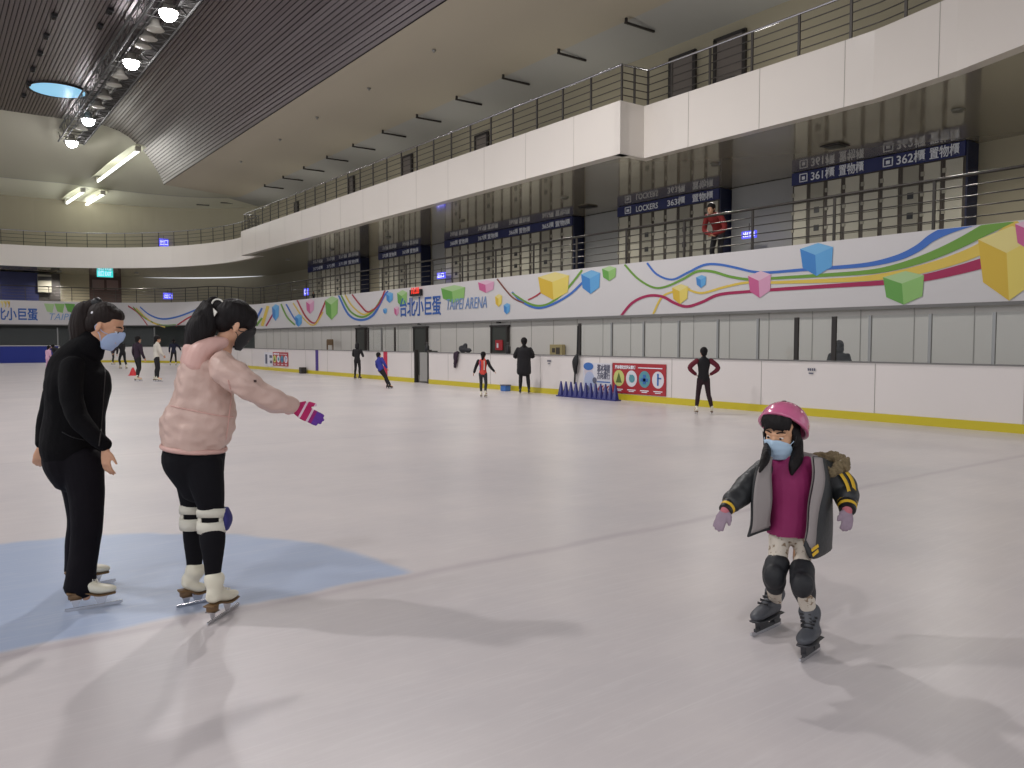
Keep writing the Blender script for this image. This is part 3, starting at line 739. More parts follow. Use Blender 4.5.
up_l = offset([p for p in ring if p.y > YJ1], -0.17)
railing(up_l, ZF1, 'curved railing around the far upper balcony', nbar=3, H=1.05)
low_s = offset([p for p in wall_path if p.y < 51], -0.3)
railing(low_s, 3.7, 'long lower railing standing behind the printed banner', nbar=4, gap=2.3, H=1.08, mrail=M['rail'], zfn=ZT)
low_e = offset([p for p in wall_path if p.y >= 50.5], -0.3)
railing(low_e, 4.3, 'curved lower railing behind the far end banner', nbar=4, gap=1.5, H=1.08, mrail=M['rail'], zfn=ZT)

# ================================================================== UPPER STOREY AND CEILING
# slat ceiling profile in X-Z, extruded along Y
SE = 57.0
prof_s = [(-16, 15.25), (9.0, 15.25), (9.8, 15.2), (10.5, 15.0), (11.1, 14.7), (11.7, 14.2), (12.2, 13.65), (12.6, 13.05), (12.95, 12.45), (13.2, 11.84)]
def profile_at(s):
    acc = 0
    for a, b in zip(prof_s[:-1], prof_s[1:]):
        L = math.hypot(b[0] - a[0], b[1] - a[1])
        if acc + L >= s: t = (s - acc) / L; return (a[0] + (b[0] - a[0]) * t, a[1] + (b[1] - a[1]) * t), ((b[0] - a[0]) / L, (b[1] - a[1]) / L)
        acc += L
    a, b = prof_s[-2:]; L = math.hypot(b[0] - a[0], b[1] - a[1]); return b, ((b[0] - a[0]) / L, (b[1] - a[1]) / L)
tot = sum(math.hypot(b[0] - a[0], b[1] - a[1]) for a, b in zip(prof_s[:-1], prof_s[1:]))
mb = MB(); pitch_ = 0.175
s = 0.0
while s < tot - 0.1:
    (x0, z0), (tx, tz) = profile_at(s); (x1, z1), _ = profile_at(s + pitch_ * 0.78)
    nx, nz = tz, -tx   # pointing down/in
    y0, y1 = -6, SE
    q = [V((x0 + nx * 0.05, 0, z0 + nz * 0.05)), V((x1 + nx * 0.05, 0, z1 + nz * 0.05)), V((x1, 0, z1)), V((x0, 0, z0))]
    A = [p + V((0, y0, 0)) for p in q]; B_ = [p + V((0, y1, 0)) for p in q]
    mb.add(A + B_, [(0, 1, 5, 4), (1, 2, 6, 5), (3, 0, 4, 7), (4, 5, 6, 7)])
    s += pitch_
ceil = structure('ceiling', mb, M['slat'])
rows = [[V((x, -6, z)) for x, z in prof_s], [V((x, SE, z)) for x, z in prof_s], [V((x, SE, z + 0.3)) for x, z in prof_s]]
structure('ceiling_backing', MB().grid(rows), M['slatback'], ceil)
# dark end trim of the slat ceiling
structure('trim_4', MB().grid([[V((x, SE, z - 0.06)) for x, z in prof_s], [V((x, SE + 0.12, z + 0.25)) for x, z in prof_s]]), M['dark'])
# cream ceiling beyond the slats, sloping down to the end band
def L2(t):   # ring of the soffit edge: t 0..1 from the side to the end
    x, y = 6 + 12.2 * math.cos(PI / 2 * t), 57 + 10 * math.sin(PI / 2 * t); return V((x, y, 11.55 + (12.95 - 11.55) * min(1, t * 1.15)))
def L3(t):
    x, y = 6 + 14.6 * math.cos(PI / 2 * t), 57 + 13.2 * math.sin(PI / 2 * t); return V((x, y, 11.35 + (12.25 - 11.35) * min(1, t * 1.15)))
rows = []
nn_ = 24
S = []
for i in range(nn_ + 1):
    (x, z), _ = profile_at(tot - (tot - 10.0) * (i / nn_) ** 1.35 * 0.55); S.append(V((x, SE + 0.1, z + 0.02)))
E2 = [L2(i / nn_) for i in range(nn_ + 1)]
S += [V((-16, SE + 0.1, 15.27))]; E2 += [V((-16, 67, 12.95))]
rows = [[a.lerp(b, t) for a, b in zip(S, E2)] for t in (0, 0.25, 0.5, 0.75, 1)]
structure('ceiling_end', MB().grid(rows, True), M['cream'])
# side soffit (taupe) and grey upper soffit, then the upper wall
structure('ceiling_soffit', MB().grid([[V((13.2, -6, 11.84)), V((13.2, SE + 0.1, 11.84))], [V((18.2, -6, 11.55)), V((18.2, SE + 0.1, 11.55))]]), M['taupe'])
E3 = [L3(i / nn_) for i in range(nn_ + 1)] + [V((-16, 70.2, 12.25))]
A2 = [V((18.2, -6, 11.55))] + E2; A3 = [V((20.6, -6, 11.35))] + E3
structure('ceiling_upper', MB().grid([A2, A3]), M['grey'])
structure('ceiling_upper_end', MB().grid([[p + V((0, 0, -0.03)) for p in E2[3:]], [p + V((0, 0, -0.03)) for p in E3[3:]]]), mat('lit_cream_paint', srgb(228, 226, 208), 0.6))  # band under the strip lights: their brightness is put into a paler cream
E4 = [V((p.x, p.y, 7.3)) for p in A3]
structure('wall_upper', MB().grid([A3, E4]), M['tan'])

for y in (6, 14, 22, 30, 38, 46, 54):  # added fill hidden by the parapet, brightening soffit and upper wall
    l = point_light('gallery_fill', (18.9, y, 8.3), 60, 0.3, (1, 0.96, 0.88)); l.data.type = 'POINT'
    u = empty('fill_uplight', (18.9, y, 7.45), 'small added fill light hidden behind the upper gallery parapet', 'fill_uplight', 'added fill lights on the upper gallery')
    MB().box((18.9, y, 7.5), (0.3, 0.5, 0.1)).build('fill_uplight_case', M['dark'], u)
# doors of the upper storey
UX = 20.55
def upper_door(px0, px1, ytop, n_, lab):
    a = onX(px0, ytop, UX); b = onX(px1, ytop, UX); t = a.z
    d = structure('door_%d' % n_, MB().box2((UX - 0.03, b.y, 7.4), (UX + 0.04, a.y, t)), M['doorgrey']); d['label'] = lab
    fr = MB()
    for yy in (a.y, b.y): fr.box((UX - 0.02, yy, (t + 7.4) / 2), (0.1, 0.12, t - 7.4))
    fr.box((UX - 0.02, (a.y + b.y) / 2, t), (0.1, a.y - b.y + 0.1, 0.1)); fr.build('door_frame', M['dark'], d)
    MB().box((UX - 0.08, a.y + (b.y - a.y) * 0.5, t - 1.35), (0.06, 0.5, 0.06)).build('push_bar', M['dark'], d)
upper_door(671, 695, 60, 6, 'grey double door on the upper storey left of its twin')
upper_door(716, 745, 41, 7, 'grey double door nearest the right on the upper storey')
for k, (xa, xb, yt) in enumerate(((476, 488, 137), (403, 412, 158), (349, 354, 178), (295, 298, 203))): upper_door(xa, xb, yt, 8 + k, 'small dark framed door far along the upper storey')

# slot diffusers on the soffit edge
sx_list = [(264, 187), (283, 178), (304, 169), (327, 159), (352, 148), (381, 135), (413, 119), (455, 101), (500, 81), (553, 53), (625, 24)]
ysd = np.linspace(onX(264, 187, 18.0).y, onX(625, 24, 18.0).y, 11)
for y in ysd:
    o = empty('slot_diffuser', (18.0, y, 11.4), 'thin dark linear diffuser hanging along the soffit edge above the balcony', 'diffuser', 'linear diffusers along the upper soffit')
    MB().box((18.65, y, 11.42), (1.3, 0.07, 0.06)).build('diffuser_bar', M['dark'], o)
    MB().tube((18.05, y, 11.44), (18.05, y, 11.6), 0.05).build('hanger', M['dark'], o)
for (px, py) in ((122, 207), (160, 206), (203, 205), (227, 203)):
    r = ray(px, py); t = (12.0 - 1.46) / r.z if px < 180 else (11.7 - 1.46) / r.z; q = CAM + r * t
    o = empty('slot_diffuser', q, 'short dark linear diffuser on the curved far soffit', 'diffuser', 'linear diffusers on the far soffit')
    MB().box(q, (0.9, 0.08, 0.06), Matrix.Rotation(-0.3, 3, 'Z')).build('diffuser_bar', M['dark'], o)
# sprinkler heads on the side soffit
for px, py in ((434, 51), (369, 89), (317, 118), (280, 140), (241, 162)):
    q = onZ(px, py, 11.68); o = empty('sprinkler', q, 'small sprinkler head on the taupe soffit', 'sprinkler', 'sprinkler heads on the taupe soffit')
    MB().lathe(q, [(0.0, 0.03), (0.08, 0.03), (0.07, -0.01), (0.025, -0.03), (0.025, -0.07), (0.0, -0.07)], 10).build('sprinkler_head', M['steel'], o)
# tiny ceiling fittings on the slats at left
for px, py in ((54, 17), (46, 37), (40, 54), (33, 70), (29, 84), (24, 96), (110, 12), (100, 27)):
    q = onZ(px, py, 15.1); o = empty('ceiling_fixture', q, 'small dark fitting on the slatted ceiling left of the light truss', 'ceiling fitting', 'dark fittings on the slatted ceiling')
    MB().box(q + V((0, 0, 0.02)), (0.22, 0.5, 0.14)).build('fitting_body', M['black'], o, bevel=0.02)
    MB().lathe(q + V((0, 0, -0.05)), [(0, -0.08), (0.08, -0.06), (0.09, 0.0), (0, 0.02)], 8).build('fitting_lens', M['dark'], o)
# blue skylight disc
q = onZ(58, 90, 15.18)
skl = empty('skylight', q, 'round pale blue skylight in the dark slatted ceiling', 'skylight')
MB().lathe(q, [(0.0, -0.03), (1.35, -0.03)], 40).build('skylight_glass', M['sky'], skl)
MB().lathe(q, [(1.35, -0.04), (1.5, -0.06), (1.5, 0.05)], 40).build('skylight_rim', M['dark'], skl)

# ================================================================== LIGHT TRUSS
tr = empty('lighting_truss', (TRUSS_X, 30, TRUSS_Z), 'long aluminium lighting truss hung under the dark slatted ceiling', 'truss')
x0, x1, z0, z1 = TRUSS_X - 0.6, TRUSS_X + 0.85, TRUSS_Z - 0.35, TRUSS_Z + 0.35
T0, T1 = 20.0, 59.2
for x, z in ((x0, z0), (x1, z0), (x0, z1), (x1, z1)):
    MB().tube((x, T0, z), (x, T1, z), 0.05, 8).build('chord', M['truss'], tr)
mb = MB(); k = 0; y = T0
while y < T1 - 0.1:
    for z in (z0,):
        mb.tube((x0, y, z), (x1, y, z), 0.022, 5, caps=False)
    if k % 2 == 0: mb.tube((x0, y, z0), (x0, y + 0.8, z1), 0.02, 5, caps=False).tube((x1, y, z0), (x1, y + 0.8, z1), 0.02, 5, caps=False).tube((x0 + 0.9, y, z0), (x1, y + 0.8, z0), 0.018, 5, caps=False)
    else: mb.tube((x0, y, z1), (x0, y + 0.8, z0), 0.02, 5, caps=False).tube((x1, y, z1), (x1, y + 0.8, z0), 0.02, 5, caps=False).tube((x0 + 0.9, y + 0.8, z0), (x1, y, z0), 0.018, 5, caps=False)
    y += 0.8; k += 1
mb.build('lattice', M['truss'], tr)
MB().box((TRUSS_X + 0.58, (T0 + T1) / 2, z0 + 0.04), (0.5, T1 - T0, 0.03)).build('cable_tray', mat('tray_mesh', srgb(70, 68, 66), 0.75, spec=0.2), tr)
MB().box((TRUSS_X + 0.3, (T0 + T1) / 2, z0 + 0.03), (0.06, T1 - T0, 0.06)).box((TRUSS_X - 0.3, (T0 + T1) / 2, z0 + 0.03), (0.06, T1 - T0, 0.06)).build('runner', M['truss'], tr)
mb = MB()
for y in np.arange(T0 + 2, T1, 8):
    for x in (x0, x1): mb.tube((x, y, z1), (x, y, 15.2), 0.02, 5)
mb.build('suspension_rods', M['dark'], tr)
wl_ = {33.1: 'nearest glowing round lamp on the truss at the top of the picture', 39.9: 'second glowing round lamp along the truss', 51.7: 'third glowing round lamp along the truss', 58.0: 'farthest glowing round lamp at the truss end'}
def arena_lamp(y, lit, lab, grp=None, x=TRUSS_X):
    z = TRUSS_Z - 0.55
    o = empty('arena_lamp', (x, y, z), lab, 'lamp', grp)
    prof = [(0.06, 0.45), (0.16, 0.42), (0.2, 0.2), (0.34, 0.04), (0.36, 0.0), (0.33, 0.02), (0.18, 0.18), (0.0, 0.2)]
    MB().lathe((x, y, z), prof, 20).build('lamp_shade', M['lampoff'], o)
    MB().lathe((x, y, z - 0.01), [(0, -0.34), (0.14, -0.31), (0.25, -0.22), (0.32, -0.1), (0.33, 0.02)] if lit else [(0, -0.02), (0.2, -0.015), (0.31, 0.02)], 20).build('lamp_glass', M['lamp'] if lit else M['lampoff'], o)
    MB().tube((x, y, z + 0.44), (x, y, z0 + 0.3), 0.03).build('lamp_stem', M['dark'], o)
for y in (33.1, 39.9, 51.7, 58.0): arena_lamp(y, True, wl_[y])
for y in (35.3, 36.5, 37.6, 42.5, 44.0, 46.5, 48.6, 54.2): arena_lamp(y, False, 'unlit round lamp hanging between the glowing lamps on the truss', 'unlit truss lamps')

# fluorescent fittings on the cream end ceiling
def strip_light(p0, p1, lab, wd=0.09, reflector=True):
    o = empty('strip_light', (p0 + p1) / 2, lab, 'light')
    ax = (p1 - p0).normalized(); side = ax.cross(V((0, 0, 1))).normalized(); upv = side.cross(ax)
    MB().tube(p0, p1, wd, 10).build('fluorescent_tube', M['tube'], o)
    rows = []
    for t in np.linspace(-0.03, 1.03, 9):
        c = p0.lerp(p1, t); b = math.sin(PI * min(1, max(0, t))) * 0.25
        rows.append([c + side * (s_ * 0.42) + upv * (0.2 + 0.16 * (1 - s_ * s_) * 1.0 + b * 0.3) for s_ in (-1, -0.6, -0.2, 0.2, 0.6, 1)])
    MB().grid(rows, True).build('reflector_trough', mat('trough_cream', srgb(196, 194, 168), 0.5), o)
    for p in (p0, p1): MB().box(p + upv * 0.12, (0.3, 0.3, 0.3)).build('end_cap', M['lockpad'], o)
def on_slope(px, py, dz):
    r = ray(px, py)
    # plane of the cream ceiling: z = 15.25 + (12.95-15.25)*(y-57)/10 - dz
    k_ = -0.23; t = (15.25 - dz + k_ * (0 - 57) - CAM.z) / (r.z - k_ * r.y); return CAM + r * t
pA, pB = onZ(138, 151, 13.0), onZ(98, 181, 12.9)
strip_light(pA, pB, 'long glowing fluorescent trough nearest the slatted ceiling edge')
for (a, b, lab) in (((83, 192), (67, 203), 'short glowing fluorescent trough at left on the far band'), ((103, 194.5), (86, 205), 'short glowing fluorescent trough at right on the far band')):
    strip_light(onZ(a[0], a[1], 12.15), onZ(b[0], b[1], 11.95), lab, 0.09)
for (x_, y_, z_) in (((pA + pB) / 2), (onZ(84, 198, 12) + V((0, 0, 0)))):
    l = point_light('strip_light_light', (x_, y_, z_ - 0.3), 110, 1.0, (0.95, 1, 0.92)); l.data.type = 'POINT'
# ================================================================== BODY-BUILDING HELPERS
def catmull(stations, sub=4):
    """stations: list of tuples (Vector, r1, r2) -> smoothed list"""
    n = len(stations)
    if n < 3: return stations
    out = []
    g = lambda i: stations[max(0, min(n - 1, i))]
    for i in range(n - 1):
        p0, p1, p2, p3 = g(i - 1), g(i), g(i + 1), g(i + 2)
        for k in range(sub):
            t = k / sub
            def cr(a, b, c, d): return 0.5 * ((2 * b) + (c - a) * t + (2 * a - 5 * b + 4 * c - d) * t * t + (3 * b - a - 3 * c + d) * t ** 3)
            pos = V([cr(p0[0][j], p1[0][j], p2[0][j], p3[0][j]) for j in range(3)])
            out.append((pos, max(0.002, cr(p0[1], p1[1], p2[1], p3[1])), max(0.002, cr(p0[2], p1[2], p2[2], p3[2]))))
    out.append(stations[-1]); return out

class Form(MB):
    """closed lofts and blobs that are fused into one skin"""
    def loft(s, stations, hint=None, n=18, sub=4, caps=True):
        hint = RT if hint is None else V(hint)
        st = catmull([(V(a[0]), a[1], a[2] if len(a) > 2 else a[1]) for a in stations], sub)
        rings = []
        for i, (p, r1, r2) in enumerate(st):
            a = st[max(0, i - 1)][0]; b = st[min(len(st) - 1, i + 1)][0]
            t = (b - a).normalized(); h = hint
            if abs(h.dot(t)) > 0.9: h = V((0, 0, 1)) if abs(t.z) < 0.8 else FH
            u = (h - t * h.dot(t)).normalized(); w_ = t.cross(u)
            rings.append((p, t, u, w_, r1, r2))
        full = []
        if caps:
            p, t, u, w_, r1, r2 = rings[0]; e = min(r1, r2)
            for q in (0.25, 0.6, 0.9): full.append((p - t * e * math.cos(math.asin(q)) * 0.8, u, w_, r1 * q, r2 * q))
        for p, t, u, w_, r1, r2 in rings: full.append((p, u, w_, r1, r2))
        if caps:
            p, t, u, w_, r1, r2 = rings[-1]; e = min(r1, r2)
            for q in (0.9, 0.6, 0.25): full.append((p + t * e * math.cos(math.asin(q)) * 0.8, u, w_, r1 * q, r2 * q))
        vs = []
        for p, u, w_, r1, r2 in full:
            for k in range(n):
                an = 2 * PI * k / n; vs.append(p + u * (math.cos(an) * r1) + w_ * (math.sin(an) * r2))
        fs = [(i * n + k, i * n + (k + 1) % n, (i + 1) * n + (k + 1) % n, (i + 1) * n + k) for i in range(len(full) - 1) for k in range(n)]
        fs += [tuple(reversed(range(n))), tuple(range((len(full) - 1) * n, len(full) * n))]
        return s.add(vs, fs, True)
    def blob(s, c, r, axes=None, n=16, m=10):
        """ellipsoid, axes = (x, y, z) world directions"""
        ax = axes or (V((1, 0, 0)), V((0, 1, 0)), V((0, 0, 1)))
        c = V(c); vs = [c + ax[2] * r[2]]
        for j in range(1, m):
            ph = PI * j / m
            for k in range(n):
                th = 2 * PI * k / n
                vs.append(c + ax[0] * (r[0] * math.sin(ph) * math.cos(th)) + ax[1] * (r[1] * math.sin(ph) * math.sin(th)) + ax[2] * (r[2] * math.cos(ph)))
        vs.append(c - ax[2] * r[2])
        fs = [(0, 1 + k, 1 + (k + 1) % n) for k in range(n)]
        for j in range(m - 2):
            for k in range(n): fs.append((1 + j * n + k, 1 + (j + 1) * n + k, 1 + (j + 1) * n + (k + 1) % n, 1 + j * n + (k + 1) % n))
        L = len(vs) - 1; fs += [(L, 1 + (m - 2) * n + (k + 1) % n, 1 + (m - 2) * n + k) for k in range(n)]
        return s.add(vs, fs, True)
    def skin(s, name, mats, parent=None, voxel=0.006, smooth=4, crumple=0.0, cscale=9.0, cstretch=(1, 1, 1), cut=None, **props):
        """fuse into one closed surface (voxel union), smooth, optionally crumple like cloth"""
        o = s.build(name, mats)
        rm = o.modifiers.new('r', 'REMESH'); rm.mode = 'VOXEL'; rm.voxel_size = voxel; rm.use_smooth_shade = True
        sm_ = o.modifiers.new('s', 'SMOOTH'); sm_.factor = 0.5; sm_.iterations = smooth
        dg = bpy.context.evaluated_depsgraph_get(); dg.update()
        me = bpy.data.meshes.new_from_object(o.evaluated_get(dg))
        o.modifiers.clear(); old = o.data; o.data = me; me.name = name; bpy.data.meshes.remove(old)
        me.materials.clear()
        for m in (mats if isinstance(mats, (list, tuple)) else [mats]): me.materials.append(m)
        if crumple:
            n = len(me.vertices); co = np.empty(n * 3, dtype=np.float32); me.vertices.foreach_get('co', co); co = co.reshape(-1, 3)
            no = np.empty(n * 3, dtype=np.float32); me.vertices.foreach_get('normal', no); no = no.reshape(-1, 3)
            rs = np.random.RandomState(len(name) + n % 97)
            dsp = np.zeros(n); q = co * np.array(cstretch)
            for k in range(14):
                d = rs.normal(size=3); d /= np.linalg.norm(d); fr = cscale * (1.35 ** (k % 7)) * rs.uniform(0.8, 1.2)
                ph = rs.uniform(0, 6.28); wob = np.sin(q @ rs.normal(size=3) * cscale * 0.7 + ph)
                dsp += np.sin(q @ d * fr * 2.2 + ph + wob * 1.6) / (1.25 ** (k % 7))
            dsp = np.clip(dsp / 4.0, -1, 1)
            co += no * (dsp * crumple)[:, None]
            me.vertices.foreach_set('co', co.ravel())
        if cut is not None:     # cut: function(co array) -> boolean mask of vertices to delete
            n = len(me.vertices); co = np.empty(n * 3, dtype=np.float32); me.vertices.foreach_get('co', co); co = co.reshape(-1, 3)
            kill = set(np.nonzero(cut(co))[0].tolist())
            bm = bmesh.new(); bm.from_mesh(me); bm.verts.ensure_lookup_table()
            bmesh.ops.delete(bm, geom=[bm.verts[i] for i in kill], context='VERTS'); bm.to_mesh(me); bm.free()
        me.polygons.foreach_set('use_smooth', [True] * len(me.polygons)); me.update()
        if parent is not None: attach(o, parent)
        for k, v in props.items(): o[k] = v
        return o

def hand(fm, wrist, dirv, side, palm, L=0.17, curl=0.25, thumb=1, puff=0.0, spread=0.12, wr=0.024):
    """palm, four bent fingers of different lengths, thumb off the side.
    dirv: wrist to fingertips; side: across the palm towards the thumb; palm: direction the palm faces"""
    d = V(dirv).normalized(); sd = V(side); sd = (sd - d * sd.dot(d)).normalized(); pl = d.cross(sd).normalized()
    if pl.dot(V(palm)) < 0: pl = -pl
    w_ = V(wrist); k = L / 0.18
    pw, pt = 0.04 * k + puff, 0.014 * k + puff
    fm.loft([(w_, wr * k + puff, wr * k * 0.75 + puff), (w_ + d * 0.03 * k, 0.033 * k + puff, 0.018 * k + puff), (w_ + d * 0.065 * k, pw, pt), (w_ + d * 0.09 * k, pw * 0.93, pt * 0.9)], sd, 14)
    r = 0.0078 * k + puff * 0.8
    for off, ln, sp in ((0.029, 0.070, 0.5), (0.010, 0.080, 0.15), (-0.010, 0.075, -0.2), (-0.028, 0.058, -0.6)):
        a = w_ + d * 0.085 * k + sd * off * k; dd = (d + sd * sp * spread).normalized(); pts = [(a, r * 1.05)]
        ang = 0.0; p = a
        for seg, q in ((0.45, 1.0), (0.3, 0.95), (0.25, 0.8)):
            ang += curl; step = (dd * math.cos(ang) + pl * math.sin(ang)) * (ln * seg * k); p = p + step; pts.append((p, r * q))
        fm.loft(pts, sd, 9, 2)
    a = w_ + d * 0.025 * k + sd * 0.026 * k; t1 = (sd * 0.75 + d * 0.75 + pl * 0.25).normalized(); t2 = (sd * 0.25 + d * 1.0 + pl * 0.35).normalized()
    fm.loft([(a, r * 1.5), (a + t1 * 0.03 * k, r * 1.35), (a + t1 * 0.03 * k + t2 * 0.028 * k, r * 1.15), (a + t1 * 0.03 * k + t2 * 0.05 * k, r * 0.85)], d, 9, 2)
    return fm

def frame(fwd, up):
    f = V(fwd).normalized(); u = V(up); u = (u - f * u.dot(f)).normalized(); return (f.cross(u).normalized(), f, u)   # right, forward, up
def L2W(c, ax, p, k=1.0): return V(c) + (ax[0] * p[0] + ax[1] * p[1] + ax[2] * p[2]) * k

def head_form(fm, c, ax, k=1.0, ears=True):
    g = lambda p: L2W(c, ax, p, k)
    fm.blob(g((0, -0.012, 0.028)), (0.075 * k, 0.094 * k, 0.088 * k), ax)
    fm.blob(g((0, 0.028, -0.025)), (0.062 * k, 0.062 * k, 0.085 * k), ax)
    fm.blob(g((0, 0.045, -0.07)), (0.042 * k, 0.042 * k, 0.04 * k), ax)
    fm.blob(g((0, 0.066, -0.098)), (0.024 * k, 0.02 * k, 0.018 * k), ax)
    fm.loft([(g((0, 0.083, 0.008)), 0.009 * k, 0.008 * k), (g((0, 0.1, -0.022)), 0.011 * k, 0.01 * k), (g((0, 0.103, -0.034)), 0.014 * k, 0.01 * k)], ax[0], 10, 2)
    fm.loft([(g((-0.045, 0.068, 0.02)), 0.01 * k), (g((0, 0.083, 0.018)), 0.01 * k), (g((0.045, 0.068, 0.02)), 0.01 * k)], ax[2], 8, 3)
    for s_ in (-1, 1):
        fm.blob(g((s_ * 0.044, 0.05, -0.03)), (0.015 * k, 0.018 * k, 0.02 * k), ax, 10, 8)
        fm.blob(g((s_ * 0.016, 0.086, -0.062)), (0.018 * k, 0.012 * k, 0.008 * k), ax, 8, 6)     # lips
        if ears:
            e = frame(ax[1] * 0.93 + ax[0] * s_ * 0.36, ax[2])
            fm.blob(g((s_ * 0.078, -0.008, -0.006)), (0.009 * k, 0.019 * k, 0.032 * k), e, 12, 8)
    return fm

def neck_form(fm, head_c, ax, base, k=1.0, r=0.052):
    fm.loft([(L2W(head_c, ax, (0, -0.015, -0.03), k), r * k), (L2W(head_c, ax, (0, -0.015, -0.03), k).lerp(V(base), 0.5), r * k * 0.96), (V(base), r * k * 1.15, r * k * 1.3)], ax[0], 14)

skinm = lambda nm, c: mat(nm, c, 0.5, noise_amt=0.06, noise_scale=20)
SK1 = skinm('skin_warm', srgb(206, 156, 124)); SK2 = skinm('skin_light', srgb(214, 166, 136)); SK3 = skinm('skin_child', srgb(214, 164, 128))
HAIR = mat('black_hair', srgb(20, 15, 16), 0.6, spec=0.25, noise_amt=0.5, noise_scale=30, bump=0.8, bscale=60, stretch=(1, 1, 0.12))
HAIRB = mat('brown_black_hair', srgb(30, 20, 17), 0.6, spec=0.25, noise_amt=0.5, noise_scale=30, bump=0.8, bscale=60, stretch=(1, 1, 0.12))
EYEW = mat('eye_white', srgb(225, 220, 214), 0.2); EYED = mat('eye_iris', srgb(24, 14, 10), 0.15)
def eyes(parent, c, ax, k=1.0):
    g = lambda p: L2W(c, ax, p, k)
    for s_ in (-1, 1):
        e = Form().blob(g((s_ * 0.031, 0.074, 0.0)), (0.0125 * k, 0.0115 * k, 0.005 * k), ax, 12, 8).build('eye', EYEW, parent)
        Form().blob(g((s_ * 0.031, 0.0845, -0.001)), (0.0068 * k, 0.004 * k, 0.0056 * k), ax, 10, 6).build('iris', EYED, e)
        Form().loft([(g((s_ * 0.014, 0.089, 0.027)), 0.003 * k), (g((s_ * 0.032, 0.085, 0.033)), 0.0036 * k), (g((s_ * 0.05, 0.07, 0.028)), 0.0022 * k)], ax[2], 6, 3).build('eyebrow', HAIR, parent)

def face_mask(parent, c, ax, k, material, z_top=-0.012, z_bot=-0.118, wide=1.15):
    g = lambda p: L2W(c, ax, p, k)
    nu, nv = 22, 12; rows = []
    for j in range(nv + 1):
        v = j / nv; row = []
        for i in range(nu + 1):
            u = -1 + 2 * i / nu
            th = u * wide * (1 - 0.25 * abs(2 * v - 1) ** 2)
            z = z_top + (z_bot - z_top) * v + 0.022 * (1 - u * u) * (1 - v) ** 2 - 0.004 * abs(u) * (1 - v)
            ry = 0.098 + 0.011 * math.sin(PI * min(1, v * 1.05)) * (1 - u * u); rx = 0.077 - 0.014 * v
            yy = ry * math.cos(th) - 0.004; yy -= 0.016 * v * v
            if abs(u) > 0.6: yy -= 0.0
            # nose ridge
            yy += 0.02 * math.exp(-(u / 0.2) ** 2) * math.exp(-((v - 0.15) / 0.3) ** 2)
            # pleats
            yy += 0.0016 * math.sin(v * PI * 7) * (1 - u ** 4)
            row.append(g((rx * math.sin(th) * 1.06, yy, z)))
        rows.append(row)
    mb = MB().grid(rows, True); o = mb.build('face_mask', material, parent)
    so = o.modifiers.new('thick', 'SOLIDIFY'); so.thickness = 0.0025
    for s_ in (-1, 1):
        for vv in (1, nv - 1):
            e = rows[vv][nu if s_ > 0 else 0]
            Form().loft([(e, 0.0018), (g((s_ * 0.077, 0.016, -0.02 if vv == 1 else -0.045)), 0.0016), (g((s_ * 0.079, -0.016, 0.006 if vv == 1 else -0.026)), 0.0016), (g((s_ * 0.078, -0.028, -0.01)), 0.0016)], ax[2], 6, 3).build('ear_loop', material, o)
    return o

